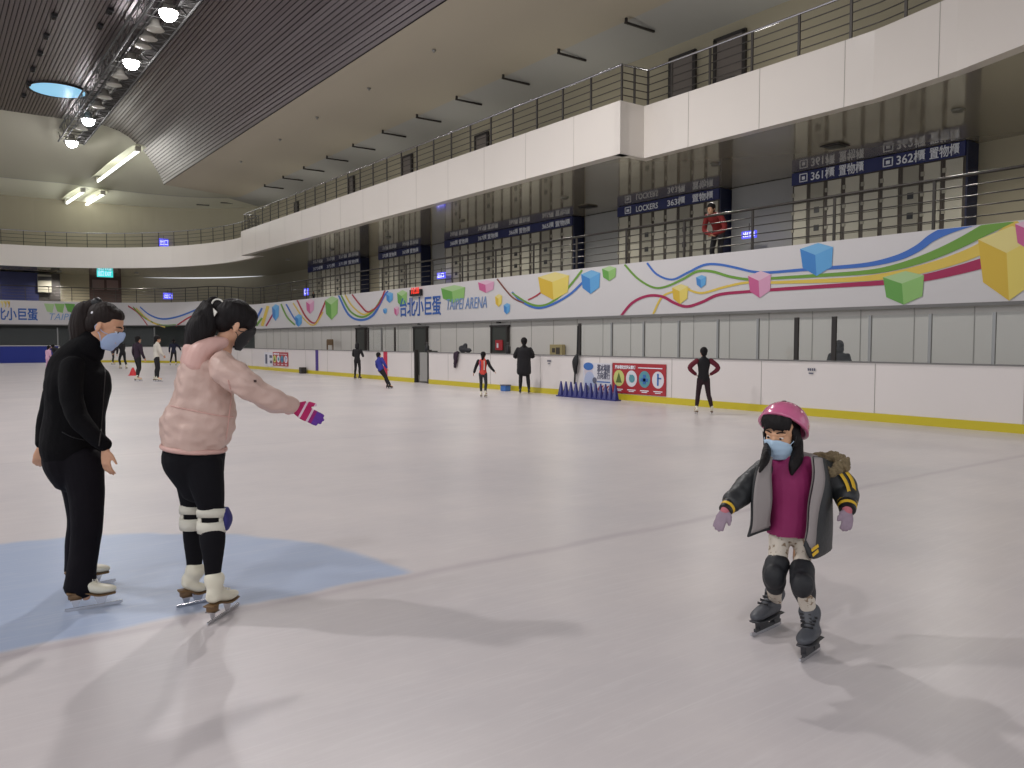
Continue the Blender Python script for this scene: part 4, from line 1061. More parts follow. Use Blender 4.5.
def skate(parent, heel, toe, ankle, k=1.0, mats=None, shaft=0.12, figure=True, laces=True, shaft_r=0.044):
    """heel, toe: ends of the blade on the ice; ankle: top of the boot centre"""
    bootm, solem, bladem, lacem = mats
    heel, toe, ankle = V(heel), V(toe), V(ankle)
    f = (toe - heel); L = f.length; f.normalize()
    up = (ankle - (heel + toe) / 2); up = (up - f * up.dot(f)); up = (up.normalized() * 0.5 + V((0, 0, 1)) * 0.8).normalized(); up = (up - f * up.dot(f)).normalized()
    sd = f.cross(up); ax = (sd, f, up)
    o = heel + f * 0.02 * k
    g = lambda x, y, z: o + sd * x * k + f * y * k + up * z * k
    fl = (L / k - 0.05)     # foot length
    hz, tz = (0.088, 0.062) if figure else (0.066, 0.062)
    bt = Form()
    bt.loft([(g(0, 0.03, hz + 0.03), 0.034 * k, 0.028 * k), (g(0, fl * 0.35, hz + 0.03), 0.034 * k, 0.034 * k), (g(0, fl * 0.62, tz + 0.03), 0.04 * k, 0.027 * k), (g(0, fl * 0.86, tz + 0.022), 0.036 * k, 0.02 * k), (g(0, fl * 0.97, tz + 0.018), 0.024 * k, 0.015 * k)], sd, 16)
    top = ankle
    base = g(0, 0.045, hz + 0.04)
    ad = (top - base)
    bt.loft([(base, 0.034 * k, 0.042 * k), (base + ad * 0.35 + f * 0.004 * k, 0.033 * k, 0.042 * k), (base + ad * 0.75, shaft_r * k * 0.95, shaft_r * k), (top, shaft_r * k, shaft_r * 1.08 * k)], sd, 18, caps=True)
    bt.loft([(g(0, fl * 0.25, hz + 0.06), 0.026 * k, 0.03 * k), (g(0, fl * 0.5, tz + 0.055), 0.028 * k, 0.02 * k)], sd, 12)
    s_ = bt.skin('ice_skate', bootm, parent, voxel=0.006 * k, smooth=4)
    so = Form()
    so.loft([(g(0, -0.004, hz - 0.004), 0.03 * k, 0.006 * k), (g(0, fl * 0.3, hz - 0.006), 0.03 * k, 0.006 * k), (g(0, fl * 0.62, tz - 0.002), 0.039 * k, 0.006 * k), (g(0, fl * 0.98, tz), 0.028 * k, 0.006 * k)], sd, 12)
    if figure: so.loft([(g(0, 0.03, hz - 0.004), 0.028 * k, 0.034 * k), (g(0, 0.028, hz - 0.034), 0.026 * k, 0.03 * k)], sd, 12, caps=False)
    so.build('sole', solem, s_)
    bl = MB(); t_ = 0.0035 * k
    prof = [(-0.018, 0.004), (0.0, 0.0), (L / k * 0.5, -0.0), (L / k - 0.035, 0.002), (L / k - 0.02, 0.01), (L / k - 0.022, 0.021), (L / k * 0.6, 0.016), (-0.016, 0.014)]
    bl.prism([g(-t_ / k, y, z) for y, z in prof], sd * 2 * t_)
    for yc, zt, wd in ((0.03, hz - 0.034 if figure else hz, 0.03), (fl * 0.68, tz, 0.045)):
        if figure:
            bl.prism([g(-t_ / k, yc - wd * 0.35, 0.018), g(-t_ / k, yc + wd * 0.35, 0.018), g(-t_ / k, yc + wd * 0.75, zt), g(-t_ / k, yc - wd * 0.75, zt)], sd * 2 * t_)
            bl.box(g(0, yc, zt - 0.002), (0.05 * k, 0.05 * k, 0.004 * k), Matrix((sd, f, up)).transposed())
        else:
            hl = MB() if yc < 0.05 else hl
            hl.prism([g(-0.008, yc - wd * 0.7, 0.02), g(-0.008, yc + wd * 0.7, 0.02), g(-0.014, yc + wd * 0.95, zt), g(-0.014, yc - wd * 0.95, zt)], sd * 0.024 * k)
    if not figure:
        hl.prism([g(-0.006, -0.01, 0.016), g(-0.006, fl * 0.98, 0.016), g(-0.006, fl * 0.98, 0.03), g(-0.006, -0.01, 0.03)], sd * 0.012 * k); hl.build('blade_holder', solem, s_)
    bl.build('blade', bladem, s_)
    if laces:
        lm = MB()
        for i in range(8):
            t = i / 7
            if t < 0.45: c = g(0, fl * (0.62 - 0.34 * t / 0.45), tz + 0.062 + 0.03 * t / 0.45); r_ = 0.026
            else: c = (base + ad * ((t - 0.45) / 0.55 * 0.8 + 0.12)) + f * (0.043 + 0.004 * t) * k; r_ = 0.024
            lm.tube(c - sd * r_ * k, c + sd * r_ * k + up * 0.006 * k, 0.0028 * k, 5); lm.tube(c + sd * r_ * k, c - sd * r_ * k + up * 0.006 * k, 0.0028 * k, 5)
        lm.build('laces', lacem, s_)
    return s_
SKW = (mat('white_skate_leather', srgb(226, 220, 200), 0.4, bump=0.15, bscale=25), mat('brown_heel', srgb(112, 84, 52), 0.5), M['chrome'], mat('white_lace', srgb(228, 224, 214), 0.7))
SKG = (mat('grey_skate_boot', srgb(70, 72, 78), 0.5, noise_amt=0.15, noise_scale=12, bump=0.2, bscale=40), mat('dark_sole', srgb(54, 54, 58), 0.5), M['chrome'], mat('dark_lace', srgb(26, 26, 30), 0.6))
SKB = (mat('black_skate_boot', srgb(26, 26, 28), 0.45), M['black'], M['chrome'], M['black'])

# pixel station: (px, py, depth, half-width px) and optional half depth in metres
def T(px, py, d, rp, rF=None):
    r = rp * d / F_PX
    return (P(px, py, d), r, r if rF is None else rF)
def person_root(form, name, skin_mat, label, voxel):
    o = form.skin(name, skin_mat, None, voxel=voxel, smooth=4)
    return tag(o, label, 'person')

from mathutils.bvhtree import BVHTree
def surf(o, px, py, lift=0.004):
    """point on an object's surface seen in that photo direction"""
    me = o.data
    if '_bvh' not in globals(): globals()['_bvh'] = {}
    if o.name not in _bvh: _bvh[o.name] = BVHTree.FromPolygons([v.co for v in me.vertices], [tuple(p.vertices) for p in me.polygons])
    hit = _bvh[o.name].ray_cast(CAM, ray(px, py).normalized())
    return None if hit[0] is None else hit[0] - ray(px, py).normalized() * lift
def surf_path(o, pts, r, name, m, parent, lift=0.002):
    c = [surf(o, x, y, lift) for x, y in crom([tuple(p) for p in pts], 6)]
    c = [p for p in c if p is not None]
    return MB().path(c, r, 6).build(name, m, parent)

def ring_strip(name, m, parent, c, rp, rF, h, d, tilt=0.0, t=0.004):
    """flat knitted band round an oval: c centre point, rp px half-width, rF half-depth"""
    r = rp * d / F_PX; n = 40; rows = []
    for (z, e) in ((h / 2, -0.002), (h / 4, 0.004), (0, 0.006), (-h / 4, 0.004), (-h / 2, -0.004)):
        rows.append([V(c) + RT * (math.cos(2 * PI * i / n) * (r + e)) + FH * (math.sin(2 * PI * i / n) * (rF + e)) + V((0, 0, z - tilt * math.cos(2 * PI * i / n))) for i in range(n + 1)])
    o = MB().grid(rows, True).build(name, m, parent); so = o.modifiers.new('thick', 'SOLIDIFY'); so.thickness = t; return o
def below(px, py, d, slope=0.0):
    q = P(px, py, d); r0 = q.dot(RT)
    return lambda co: co[:, 2] < q.z - slope * (co @ np.array(RT) - r0)
# ================================================================== WOMAN IN BLACK (profile, looking down)
def woman_black():
    D = 4.57
    hn, tn = onZ(64, 612.5), onZ(123, 603.5)      # near blade, heel and toe
    hf, tf = onZ(62, 590), onZ(116, 582.5)
    ank_n = P(86, 588, depth((hn + tn) / 2)) ; ank_f = P(78, 566, depth((hf + tf) / 2))
    dn, df = depth(ank_n), depth(ank_f)
    hc = P(106.5, 326.5, D); k = 1.0
    ax = frame(RT * 0.92 - V((0, 0, 1)) * 0.42 + FH * 0.05, V((0, 0, 1)) * 0.9 + RT * 0.4)
    b = Form(); head_form(b, hc, ax, k); neck_form(b, hc, ax, P(84, 356, D), k, 0.05)
    b.loft([T(84, 356, D, 10.08, 0.072), T(76, 376, D, 14.40, 0.119), T(75, 405, D, 13.68, 0.097), T(74, 430, D, 13.68, 0.108), T(75, 455, D, 14.40, 0.115)], RT)
    # legs
    b.loft([T(78, 452, D - 0.08, 11.52), T(84, 490, D - 0.11, 9.36), T(88, 518, D - 0.14, 6.84), T(86, 550, dn, 5.76), (ank_n, 0.026), (ank_n - V((0, 0, 0.05)), 0.022)], RT)
    b.loft([T(74, 452, D + 0.08, 11.52), T(78, 490, D + 0.11, 9.36), T(82, 518, D + 0.14, 6.84), T(79, 545, df, 5.76), (ank_f, 0.026), (ank_f - V((0, 0, 0.05)), 0.022)], RT)
    for a, h, t in ((ank_n, hn, tn), (ank_f, hf, tf)):
        b.loft([(a - V((0, 0, 0.05)), 0.02), ((h + t) / 2 + V((0, 0, 0.13)), 0.012, 0.01)], FH)
    # arms (near = right arm; far = left arm behind the back)
    wn = P(105.5, 448, D - 0.22); b.loft([T(75, 374, D - 0.13, 5.2), T(73, 408, D - 0.24, 6.6), T(90, 430, D - 0.25, 5.6), (wn, 0.023)], RT)
    hand(b, wn, P(106.5, 474, D - 0.22) - wn, RT * 0.9 - FH * 0.5, FH + RT * 0.2, 0.175, 0.28)
    wf = P(42, 446, D + 0.2); b.loft([T(70, 374, D + 0.13, 5.2), T(52, 405, D + 0.24, 6.6), T(46, 428, D + 0.24, 5.6), (wf, 0.023)], RT)
    hand(b, wf, P(36, 468, D + 0.17) - wf, RT * 0.9 + FH * 0.3, FH, 0.16, 0.5)
    root = person_root(b, 'person', SK1, 'woman in black jacket and trousers with black ponytail, light blue mask and white figure skates', 0.0055)
    eyes(root, hc, ax, k)
    jm = mat('black_fleece', srgb(10, 9, 12), 0.85, spec=0.15, noise_amt=0.3, noise_scale=8, bump=0.3, bscale=60)
    j = Form()
    j.loft([T(92, 345, D, 13, 0.068), T(84, 352, D, 18, 0.1), T(78, 366, D, 25, 0.17), T(78, 385, D, 29, 0.19), T(76, 410, D, 27.5, 0.165), T(74, 432, D, 28.5, 0.175), T(73, 448, D, 28, 0.195), T(73, 456, D, 27, 0.19)], RT, 24)
    j.loft([T(73, 366, D - 0.13, 12), T(71, 388, D - 0.2, 11), T(76, 415, D - 0.24, 10), T(92, 434, D - 0.25, 8.5), (wn - V((0, 0, -0.015)), 0.038)], RT)
    j.loft([T(68, 366, D + 0.15, 13), T(58, 388, D + 0.22, 12.5), T(51, 412, D + 0.26, 11), T(46, 430, D + 0.25, 9), (wf + V((0, 0, 0.012)), 0.038)], RT)
    jk = j.skin('jacket', jm, root, 0.007, 5, crumple=0.006, cscale=7, cut=below(74, 458.5, D, 0.04))
    # raised collar
    cl = Form(); cl.loft([T(93, 341, D, 13.5, 0.07), T(87, 350, D, 17, 0.09)], RT, 20, 3); cl.skin('collar', jm, jk, 0.007, 3)
    surf_path(jk, [(102.5, 356), (105, 372), (103.5, 398), (101.5, 425), (99, 446)], 0.0035, 'zip', M['dark'], jk)
    surf_path(jk, [(62, 432), (72, 437), (84, 440)], 0.003, 'pocket_seam', M['black'], jk)
    pm = mat('black_trousers', srgb(15, 12, 18), 0.8, spec=0.15, noise_amt=0.25, noise_scale=7, bump=0.2, bscale=50)
    t = Form()
    t.loft([T(74, 440, D, 25, 0.165), T(74, 458, D, 27, 0.18), T(78, 474, D, 23, 0.17)], RT, 20)
    t.loft([T(82, 462, D - 0.08, 20, 0.1), T(86, 492, D - 0.11, 17, 0.088), T(87.5, 520, D - 0.14, 14.5, 0.075), T(85, 548, dn + 0.03, 13.5, 0.068), T(81.5, 572, dn, 14, 0.068), T(80.5, 586, dn, 15.2, 0.082)], RT, 18)
    t.loft([T(74, 462, D + 0.08, 20, 0.1), T(80, 492, D + 0.11, 16.5, 0.088), T(81, 520, D + 0.14, 12.5, 0.075), T(78, 548, df - 0.02, 11.5, 0.065), T(77.5, 571, df, 12.5, 0.06)], RT, 18)
    tr_ = t.skin('trousers', pm, root, 0.007, 5, crumple=0.006, cscale=6, cstretch=(1, 1, 0.6))
    skate(root, hn, tn, P(86, 581, dn), 1.14, SKW, laces=True); skate(root, hf, tf, P(78, 561, df), 1.14, SKW)
    # hair
    g = lambda p: L2W(hc, ax, p, k)
    h = Form()
    h.blob(g((0, -0.03, 0.046)), (0.083, 0.094, 0.088), ax, 20, 14); h.blob(g((0, -0.06, 0.0)), (0.07, 0.06, 0.075), ax)
    h.blob(g((0, 0.01, 0.078)), (0.066, 0.06, 0.044), ax)
    hh = h.skin('hair', HAIRB, root, 0.006, 3, crumple=0.0015, cscale=40)
    p_ = Form(); p_.loft([(g((0, -0.08, 0.085)), 0.02), (P(91, 307, D), 0.045), (P(85, 312, D), 0.062, 0.05), (P(82, 324, D), 0.072, 0.055), (P(79, 336, D), 0.062, 0.045), (P(72, 345, D), 0.022)], RT)
    p_.skin('ponytail', HAIRB, hh, 0.006, 2, crumple=0.004, cscale=30, cstretch=(1, 1, 0.15))
    tie = Form(); tie.loft([(g((0.0, -0.093, 0.098)), 0.03), (g((0, -0.104, 0.106)), 0.03)], ax[0]); tie.build('hair_tie', M['black'], hh)
    Form().blob(P(93.5, 313, D - 0.07), (0.014, 0.012, 0.012)).build('hair_clip', mat('white_clip', srgb(225, 225, 230), 0.3), hh)
    face_mask(root, hc, ax, k, mat('light_blue_mask', srgb(170, 190, 224), 0.7))
    return root
woman_black()

# ================================================================== WOMAN IN PINK (three-quarter back view, arm stretched out)
def woman_pink():
    D = 4.28
    hn, tn = onZ(207, 626), onZ(239, 606)
    hf, tf = onZ(176, 608.5), onZ(212, 601)
    dn, df = depth(hn.lerp(tn, 0.25)), depth(hf.lerp(tf, 0.3))
    ank_n, ank_f = P(213, 581, dn), P(194, 572, df)
    hc = P(235, 324, D); k = 1.0
    ax = frame(RT * 0.80 + FH * 0.52 - V((0, 0, 1)) * 0.34, V((0, 0, 1)) * 0.94 + RT * 0.34)
    side = (RT * 0.5 - FH * 0.86)        # her right-hand direction
    b = Form(); head_form(b, hc, ax, k); neck_form(b, hc, ax, P(219, 354, D), k, 0.05)
    b.loft([T(216, 356, D, 8.64, 0.072), T(207, 372, D, 14.40, 0.101), T(205, 398, D, 14.40, 0.090), T(196, 425, D, 15.12, 0.101), T(194, 455, D, 18.00, 0.108)], RT)
    b.loft([T(200, 452, D - 0.06, 12.96), T(208, 485, D - 0.08, 10.08), T(213, 517, D - 0.06, 6.84), T(212, 550, dn, 6.12), (ank_n, 0.026), (ank_n - V((0, 0, 0.06)), 0.022)], RT)
    b.loft([T(189, 452, D + 0.08, 12.96), T(191, 485, D + 0.09, 10.08), T(193, 515, D + 0.1, 6.84), T(194, 545, df, 6.12), (ank_f, 0.026), (ank_f - V((0, 0, 0.06)), 0.022)], RT)
    for a, h, t in ((ank_n, hn, tn), (ank_f, hf, tf)):
        b.loft([(a - V((0, 0, 0.06)), 0.02), ((h + t) / 2 + V((0, 0, 0.13)), 0.012, 0.01)], FH)
    wn = P(294, 407, D - 0.02)
    b.loft([T(224, 367, D - 0.17, 5.76), T(254, 391, D - 0.16, 5.04), T(276, 400, D - 0.08, 4.32), (wn, 0.024)], FH)
    hand(b, wn, P(326, 424, D + 0.03) - wn, V((0, 0, 1)) + FH * 0.5, -FH, 0.18, 0.03, spread=0.05)
    # left arm held forward on the far side of the body, mostly behind her
    wl2 = P(214, 428, D + 0.33)
    b.loft([T(204, 368, D + 0.17, 5.76), T(204, 402, D + 0.27, 5.04), (wl2, 0.024)], FH)
    hand(b, wl2, V((0, 0, -1)) + RT * 0.3, RT, -FH, 0.17, 0.35)
    root = person_root(b, 'person', SK2, 'woman in sheer pink hooded jacket reaching out a magenta and purple glove, black mask', 0.0055)
    eyes(root, hc, ax, k)
    jm = mat('sheer_pink_nylon', srgb(206, 176, 164), 0.42, noise_amt=0.05, noise_scale=5, bump=0.9, bscale=14)
    jm2 = mat('pink_hood_nylon', srgb(214, 172, 162), 0.45, bump=0.7, bscale=18)
    j = Form()
    j.loft([T(216, 349, D, 14, 0.08), T(212, 358, D, 21, 0.15), T(207, 376, D, 26, 0.17), T(204, 400, D, 31, 0.165), T(199, 420, D, 34, 0.175), T(196, 434, D, 34, 0.18), T(194, 446, D, 30.8, 0.172), T(194, 458, D, 30.5, 0.17)], RT, 24)
    j.loft([T(222, 365, D - 0.13, 14), T(238, 379, D - 0.19, 15), T(255, 390, D - 0.16, 13), T(272, 400, D - 0.1, 11.5), T(284, 405, D - 0.05, 10), (wn - RT * 0.01, 0.042)], FH)
    j.loft([T(206, 366, D + 0.12, 14), T(205, 388, D + 0.22, 12.5), T(206, 408, D + 0.28, 11), (wl2, 0.04)], FH)
    jk = j.skin('jacket', jm, root, 0.006, 3, crumple=0.017, cscale=7.5, cstretch=(1, 1, 1.9), cut=below(194, 449, D, 0.09))
    # gathered hem, seam line across the back, hood lying on the back
    ring_strip('hem_band', jm2, jk, P(194, 447.5, D), 30.6, 0.172, 0.028, D, 0.016)
    surf_path(jk, [(171, 406), (185, 409), (205, 413), (222, 416), (234, 417)], 0.004, 'back_seam', jm2, jk)
    surf_path(jk, [(228, 380), (231, 396), (229, 418), (226, 440)], 0.0035, 'side_seam', jm2, jk)
    hd = Form()
    hd.loft([T(224, 343, D - 0.055, 5.5), T(213, 345, D - 0.09, 9), T(202, 353, D - 0.11, 12), T(197, 364, D - 0.12, 11.5)], RT + V((0, 0, 0.2)), 14)
    hd.loft([T(223, 342, D + 0.05, 5), T(206, 345, D + 0.05, 9), T(195, 353, D + 0.0, 12), T(191, 362, D - 0.05, 11)], RT, 14)
    hd.loft([T(193, 352, D - 0.06, 10, 0.08), T(193, 364, D - 0.08, 9.5, 0.07), T(192, 374, D - 0.1, 5, 0.045)], RT, 14)
    hd.skin('hood', jm2, jk, 0.006, 4, crumple=0.007, cscale=8)
    cf = Form(); cf.loft([(wn - RT * 0.03, 0.043), (wn - RT * 0.012, 0.038)], FH); cf.skin('cuff', jm2, jk, 0.006, 2)
    MB().box(P(255, 381, D - 0.22), (0.012, 0.012, 0.012)).build('toggle', M['doorbrown'], jk)
    # glove: magenta with pale stripes and purple fingers
    gp = Form(); hand(gp, wn, P(326, 424, D + 0.03) - wn, V((0, 0, 1)) + FH * 0.5, -FH, 0.182, 0.03, puff=0.0045, spread=0.05)
    gm = bpy.data.materials.new('striped_knit_glove'); gm.use_nodes = True; nt = gm.node_tree; bs = nt.nodes['Principled BSDF']; bs.inputs['Roughness'].default_value = 0.85
    tc = nt.nodes.new('ShaderNodeTexCoord'); dt = nt.nodes.new('ShaderNodeVectorMath'); dt.operation = 'DOT_PRODUCT'
    dv = (P(326, 424, D + 0.03) - wn).normalized(); dt.inputs[1].default_value = dv; nt.links.new(tc.outputs['Object'], dt.inputs[0])
    mr = nt.nodes.new('ShaderNodeMapRange'); mr.inputs[1].default_value = dv.dot(wn) - 0.0; mr.inputs[2].default_value = dv.dot(wn) + 0.19
    nt.links.new(dt.outputs['Value'], mr.inputs[0]); cr = nt.nodes.new('ShaderNodeValToRGB'); cr.color_ramp.interpolation = 'CONSTANT'; nt.links.new(mr.outputs[0], cr.inputs[0])
    e = cr.color_ramp.elements; e[0].color = (*srgb(176, 30, 92), 1); e[1].position = 0.62; e[1].color = (*srgb(98, 52, 150), 1)
    for ps, c in ((0.22, srgb(226, 200, 214)), (0.28, srgb(182, 34, 96)), (0.46, srgb(220, 190, 210)), (0.52, srgb(150, 30, 110))):
        q = e.new(ps); q.color = (*c, 1)
    nt.links.new(cr.outputs[0], bs.inputs['Base Color'])
    gp.skin('glove', gm, root, 0.0045, 3)
    lm = mat('black_leggings', srgb(12, 11, 17), 0.8, spec=0.2, noise_amt=0.15, noise_scale=8)
    t = Form()
    t.loft([T(194, 444, D, 27, 0.14), T(194, 458, D, 30.5, 0.162), T(198, 474, D, 25.5, 0.14), T(201, 486, D, 21, 0.11)], RT, 22)
    t.loft([T(203, 466, D - 0.06, 20, 0.1), T(208.5, 492, D - 0.08, 15.5, 0.08), T(212, 517, D - 0.06, 12, 0.062), T(212.5, 538, dn + 0.02, 12.5, 0.065), T(213, 560, dn, 9.5, 0.048), (ank_n, 0.037)], RT, 18)
    t.loft([T(191, 466, D + 0.08, 19, 0.1), T(193, 492, D + 0.09, 14.5, 0.08), T(194, 517, D + 0.1, 11, 0.06), T(194, 538, df - 0.01, 10.5, 0.058), T(194.5, 560, df, 8, 0.042), (ank_f, 0.037)], RT, 18)
    t.skin('leggings', lm, root, 0.007, 4, crumple=0.002, cscale=8)
    wm = mat('white_elastic', srgb(214, 210, 196), 0.8, bump=0.3, bscale=80)
    for (cx, cy, d_, rp) in ((212, 0, D - 0.06, 13.2), (193.5, -3, D + 0.1, 12.2)):
        kb = MB(); rows = []
        nr = 28
        for (yy, rr) in ((508.5, 0.98), (512, 1.04), (517, 1.0)): 
            rows.append([P(cx, yy + cy, d_) + RT * (math.cos(2 * PI * i / nr) * rp * rr * d_ / F_PX) + FH * (math.sin(2 * PI * i / nr) * rp * rr * d_ / F_PX) + V((0, 0, -0.012 * max(0, math.sin(2 * PI * i / nr + PI)) * (-1))) for i in range(nr + 1)])
        rows2 = []
        for (yy, rr) in ((520, 1.0), (526, 1.03), (531.5, 0.97)):
            rows2.append([P(cx, yy + cy, d_) + RT * (math.cos(2 * PI * i / nr) * rp * rr * d_ / F_PX) + FH * (math.sin(2 * PI * i / nr) * rp * rr * d_ / F_PX) for i in range(nr + 1)])
        kb.grid(rows, True).grid(rows2, True)
        for a0 in (0.0, 2.5, 3.6, 5.6):   # vertical joining bands, leaving openings
            seg = [a0 + q * 0.12 for q in range(6)]
            kb.grid([[P(cx, yy + cy, d_) + RT * (math.cos(a) * rp * 1.02 * d_ / F_PX) + FH * (math.sin(a) * rp * 1.02 * d_ / F_PX) for a in seg] for yy in (514, 519, 524)], True)
        k_ = kb.build('knee_brace', wm, root); so = k_.modifiers.new('thick', 'SOLIDIFY'); so.thickness = 0.006; so.offset = 1
        pad = Form(); c0 = P(cx, 520 + cy, d_) + (RT * 0.96 + FH * 0.25) * (rp * d_ / F_PX)
        pad.loft([(c0 + V((0, 0, 0.055)), 0.014, 0.035), (c0 + V((0, 0, 0.0)) + RT * 0.012, 0.02, 0.048), (c0 - V((0, 0, 0.05)), 0.014, 0.035)], RT)
        pad.skin('pad', mat('navy_knee_pad', srgb(40, 38, 110), 0.6), k_, 0.006, 3)
    skate(root, hn, tn, P(214.5, 578, dn), 1.1, SKW, shaft_r=0.047); skate(root, hf, tf, P(196, 569, df), 1.1, SKW, shaft_r=0.047)
    g = lambda p: L2W(hc, ax, p, k)
    h = Form()
    h.blob(g((0, -0.018, 0.042)), (0.086, 0.104, 0.092), ax, 20, 14); h.blob(g((0, -0.055, -0.0)), (0.07, 0.062, 0.07), ax); h.blob(g((0, 0.045, 0.062)), (0.066, 0.056, 0.05), ax)
    h.blob(g((0.045, 0.062, 0.03)), (0.03, 0.03, 0.032), ax); h.blob(g((-0.045, 0.062, 0.03)), (0.03, 0.03, 0.032), ax); h.blob(g((0, 0.082, 0.038)), (0.045, 0.024, 0.03), ax)
    hh = h.skin('hair', HAIR, root, 0.006, 3, crumple=0.0015, cscale=40)
    p_ = Form(); p_.loft([(g((0, -0.09, 0.07)), 0.025), (P(213, 305, D - 0.02), 0.045), (P(208, 313, D - 0.04), 0.062), (P(203, 325, D - 0.06), 0.075), (P(197, 337, D - 0.08), 0.066), (P(187, 350, D - 0.1), 0.02)], RT)
    p_.skin('ponytail', HAIR, hh, 0.006, 2, crumple=0.006, cscale=30, cstretch=(1, 1, 0.15))
    ring_ = MB(); c0 = P(219, 304.5, D - 0.045); pts = [c0 + RT * (math.cos(a) * 0.03) + V((0, 0, 1)) * (math.sin(a) * 0.027) - FH * 0.02 for a in np.linspace(0, 2 * PI, 18)]
    ring_.path(pts, 0.0045, 6); ring_.build('hair_ring', SKW[3], hh)
    tg = MB(); q0 = P(213, 308, D - 0.085); q1 = P(214, 316.5, D - 0.1); q2 = P(217, 312, D - 0.1); tg.prism([q0, q1, q2], FH * 0.008); tg.build('ribbon_tail', SKW[3], hh)
    face_mask(root, hc, ax, k, mat('black_mask', srgb(24, 23, 26), 0.65), z_top=-0.002, z_bot=-0.125, wide=1.3)
    return root
woman_pink()

# ================================================================== GIRL IN PINK HELMET (skating towards the camera)
def girl():
    D = 3.9; K = 0.97        # head scale
    # right foot (viewer's left) and left foot (viewer's right)
    tR, hR = onZ(751, 638), onZ(781, 624); tL, hL = onZ(800, 664), onZ(820, 650)
    dR, dL = depth(hR), depth(hL)
    hc = P(781, 433, D); fw_ = -FH * 0.72 - RT * 0.62 - V((0, 0, 1)) * 0.2
    ax = frame(fw_, V((0, 0, 1)) * 0.95 - FH * 0.22 - RT * 0.1)
    g = lambda p: L2W(hc, ax, p, K)
    b = Form(); head_form(b, hc, ax, K)
    neck_form(b, hc, ax, P(789, 466, D), K, 0.046)
    b.loft([T(789, 464, D, 10, 0.04), T(791, 478, D, 15, 0.055), T(791, 500, D, 13, 0.05), T(790, 518, D, 13, 0.05), T(789, 528, D, 11, 0.045)], RT)
    kR, kL = P(774, 574, D - 0.07), P(802, 582, D - 0.16)
    aR, aL = P(775, 604, dR), P(811, 620, dL)
    b.loft([T(780, 540, D, 6), T(778, 556, D - 0.03, 7.03), (kR, 0.028), (kR.lerp(aR, 0.45) + FH * 0.01, 0.026), (aR, 0.02), (aR - V((0, 0, 0.05)), 0.018)], RT)
    b.loft([T(801, 540, D, 5.5), T(800, 558, D - 0.06, 7.03), (kL, 0.028), (kL.lerp(aL, 0.45) + FH * 0.01, 0.026), (aL, 0.02), (aL - V((0, 0, 0.05)), 0.018)], RT)
    wR = P(726, 510, D - 0.18); wL = P(847, 510, D - 0.1)
    b.loft([T(770, 470, D, 4.81), T(748, 492, D - 0.08, 4.07), (wR, 0.02)], FH)
    b.loft([T(811, 470, D, 4.81), T(838, 486, D + 0.02, 4.07), (wL, 0.02)], FH)
    dRh = P(718, 526, D - 0.22) - wR; dLh = P(848, 530, D - 0.16) - wL
    hand(b, wR, dRh, RT * 0.8 - FH * 0.4, FH, 0.115, 0.15); hand(b, wL, dLh, -RT * 0.8 - FH * 0.2, FH, 0.115, 0.35)
    root = person_root(b, 'person', SK3, 'small girl in pink helmet, open dark jacket, magenta shirt and black knee pads skating forward', 0.0042)
    eyes(root, hc, ax, K)
    # shirt
    shm = mat('magenta_shirt', srgb(142, 32, 92), 0.7, noise_amt=0.08, noise_scale=8, bump=0.2, bscale=60)
    s = Form(); s.loft([T(789, 459, D, 11, 0.05), T(790, 466, D, 20, 0.066), T(791, 482, D, 23, 0.088), T(791, 505, D, 21.5, 0.087), T(790, 522, D, 20.5, 0.088), T(788, 533, D, 21, 0.088), T(788, 541, D, 21, 0.088)], RT, 20)
    s.loft([T(805, 464, D, 9), T(815, 474, D, 8)], RT); s.loft([T(775, 465, D, 8), T(766, 475, D, 7)], RT)
    s.skin('shirt', shm, root, 0.005, 4, crumple=0.004, cscale=11, cut=below(788, 534.5, D, 0.06))
    # trousers: cream with small brown print
    pm = bpy.data.materials.new('cream_print_leggings'); pm.use_nodes = True; nt = pm.node_tree; bs = nt.nodes['Principled BSDF']; bs.inputs['Roughness'].default_value = 0.8
    tc = nt.nodes.new('ShaderNodeTexCoord'); vn = nt.nodes.new('ShaderNodeTexNoise'); vn.inputs['Scale'].default_value = 42; vn.inputs['Detail'].default_value = 2
    nt.links.new(tc.outputs['Object'], vn.inputs['Vector']); cr = nt.nodes.new('ShaderNodeValToRGB'); nt.links.new(vn.outputs['Fac'], cr.inputs[0])
    cr.color_ramp.elements[0].position = 0.56; cr.color_ramp.elements[0].color = (*srgb(206, 196, 182), 1); cr.color_ramp.elements[1].position = 0.63; cr.color_ramp.elements[1].color = (*srgb(142, 122, 100), 1)
    nt.links.new(cr.outputs[0], bs.inputs['Base Color'])
    t = Form(); t.loft([T(789, 522, D, 17, 0.07), T(789, 533, D, 18.5, 0.08), T(789, 536, D, 15, 0.06)], RT, 18)
    t.loft([T(780, 536, D, 10.5, 0.06), T(778, 556, D - 0.03, 9.5, 0.052), (kR, 0.044), (kR.lerp(aR, 0.45), 0.04), (aR, 0.031)], RT, 16)
    t.loft([T(801, 536, D, 9, 0.06), T(802.5, 556, D - 0.06, 8.5, 0.05), (kL, 0.044), (kL.lerp(aL, 0.45), 0.04), (aL, 0.031)], RT, 16)
    t.skin('leggings', pm, root, 0.005, 4, crumple=0.0025, cscale=12)
    # knee pads: sleeve and bulging cap
    km = mat('black_knee_pad', srgb(30, 31, 35), 0.6, noise_amt=0.2, noise_scale=20, bump=0.2, bscale=60)
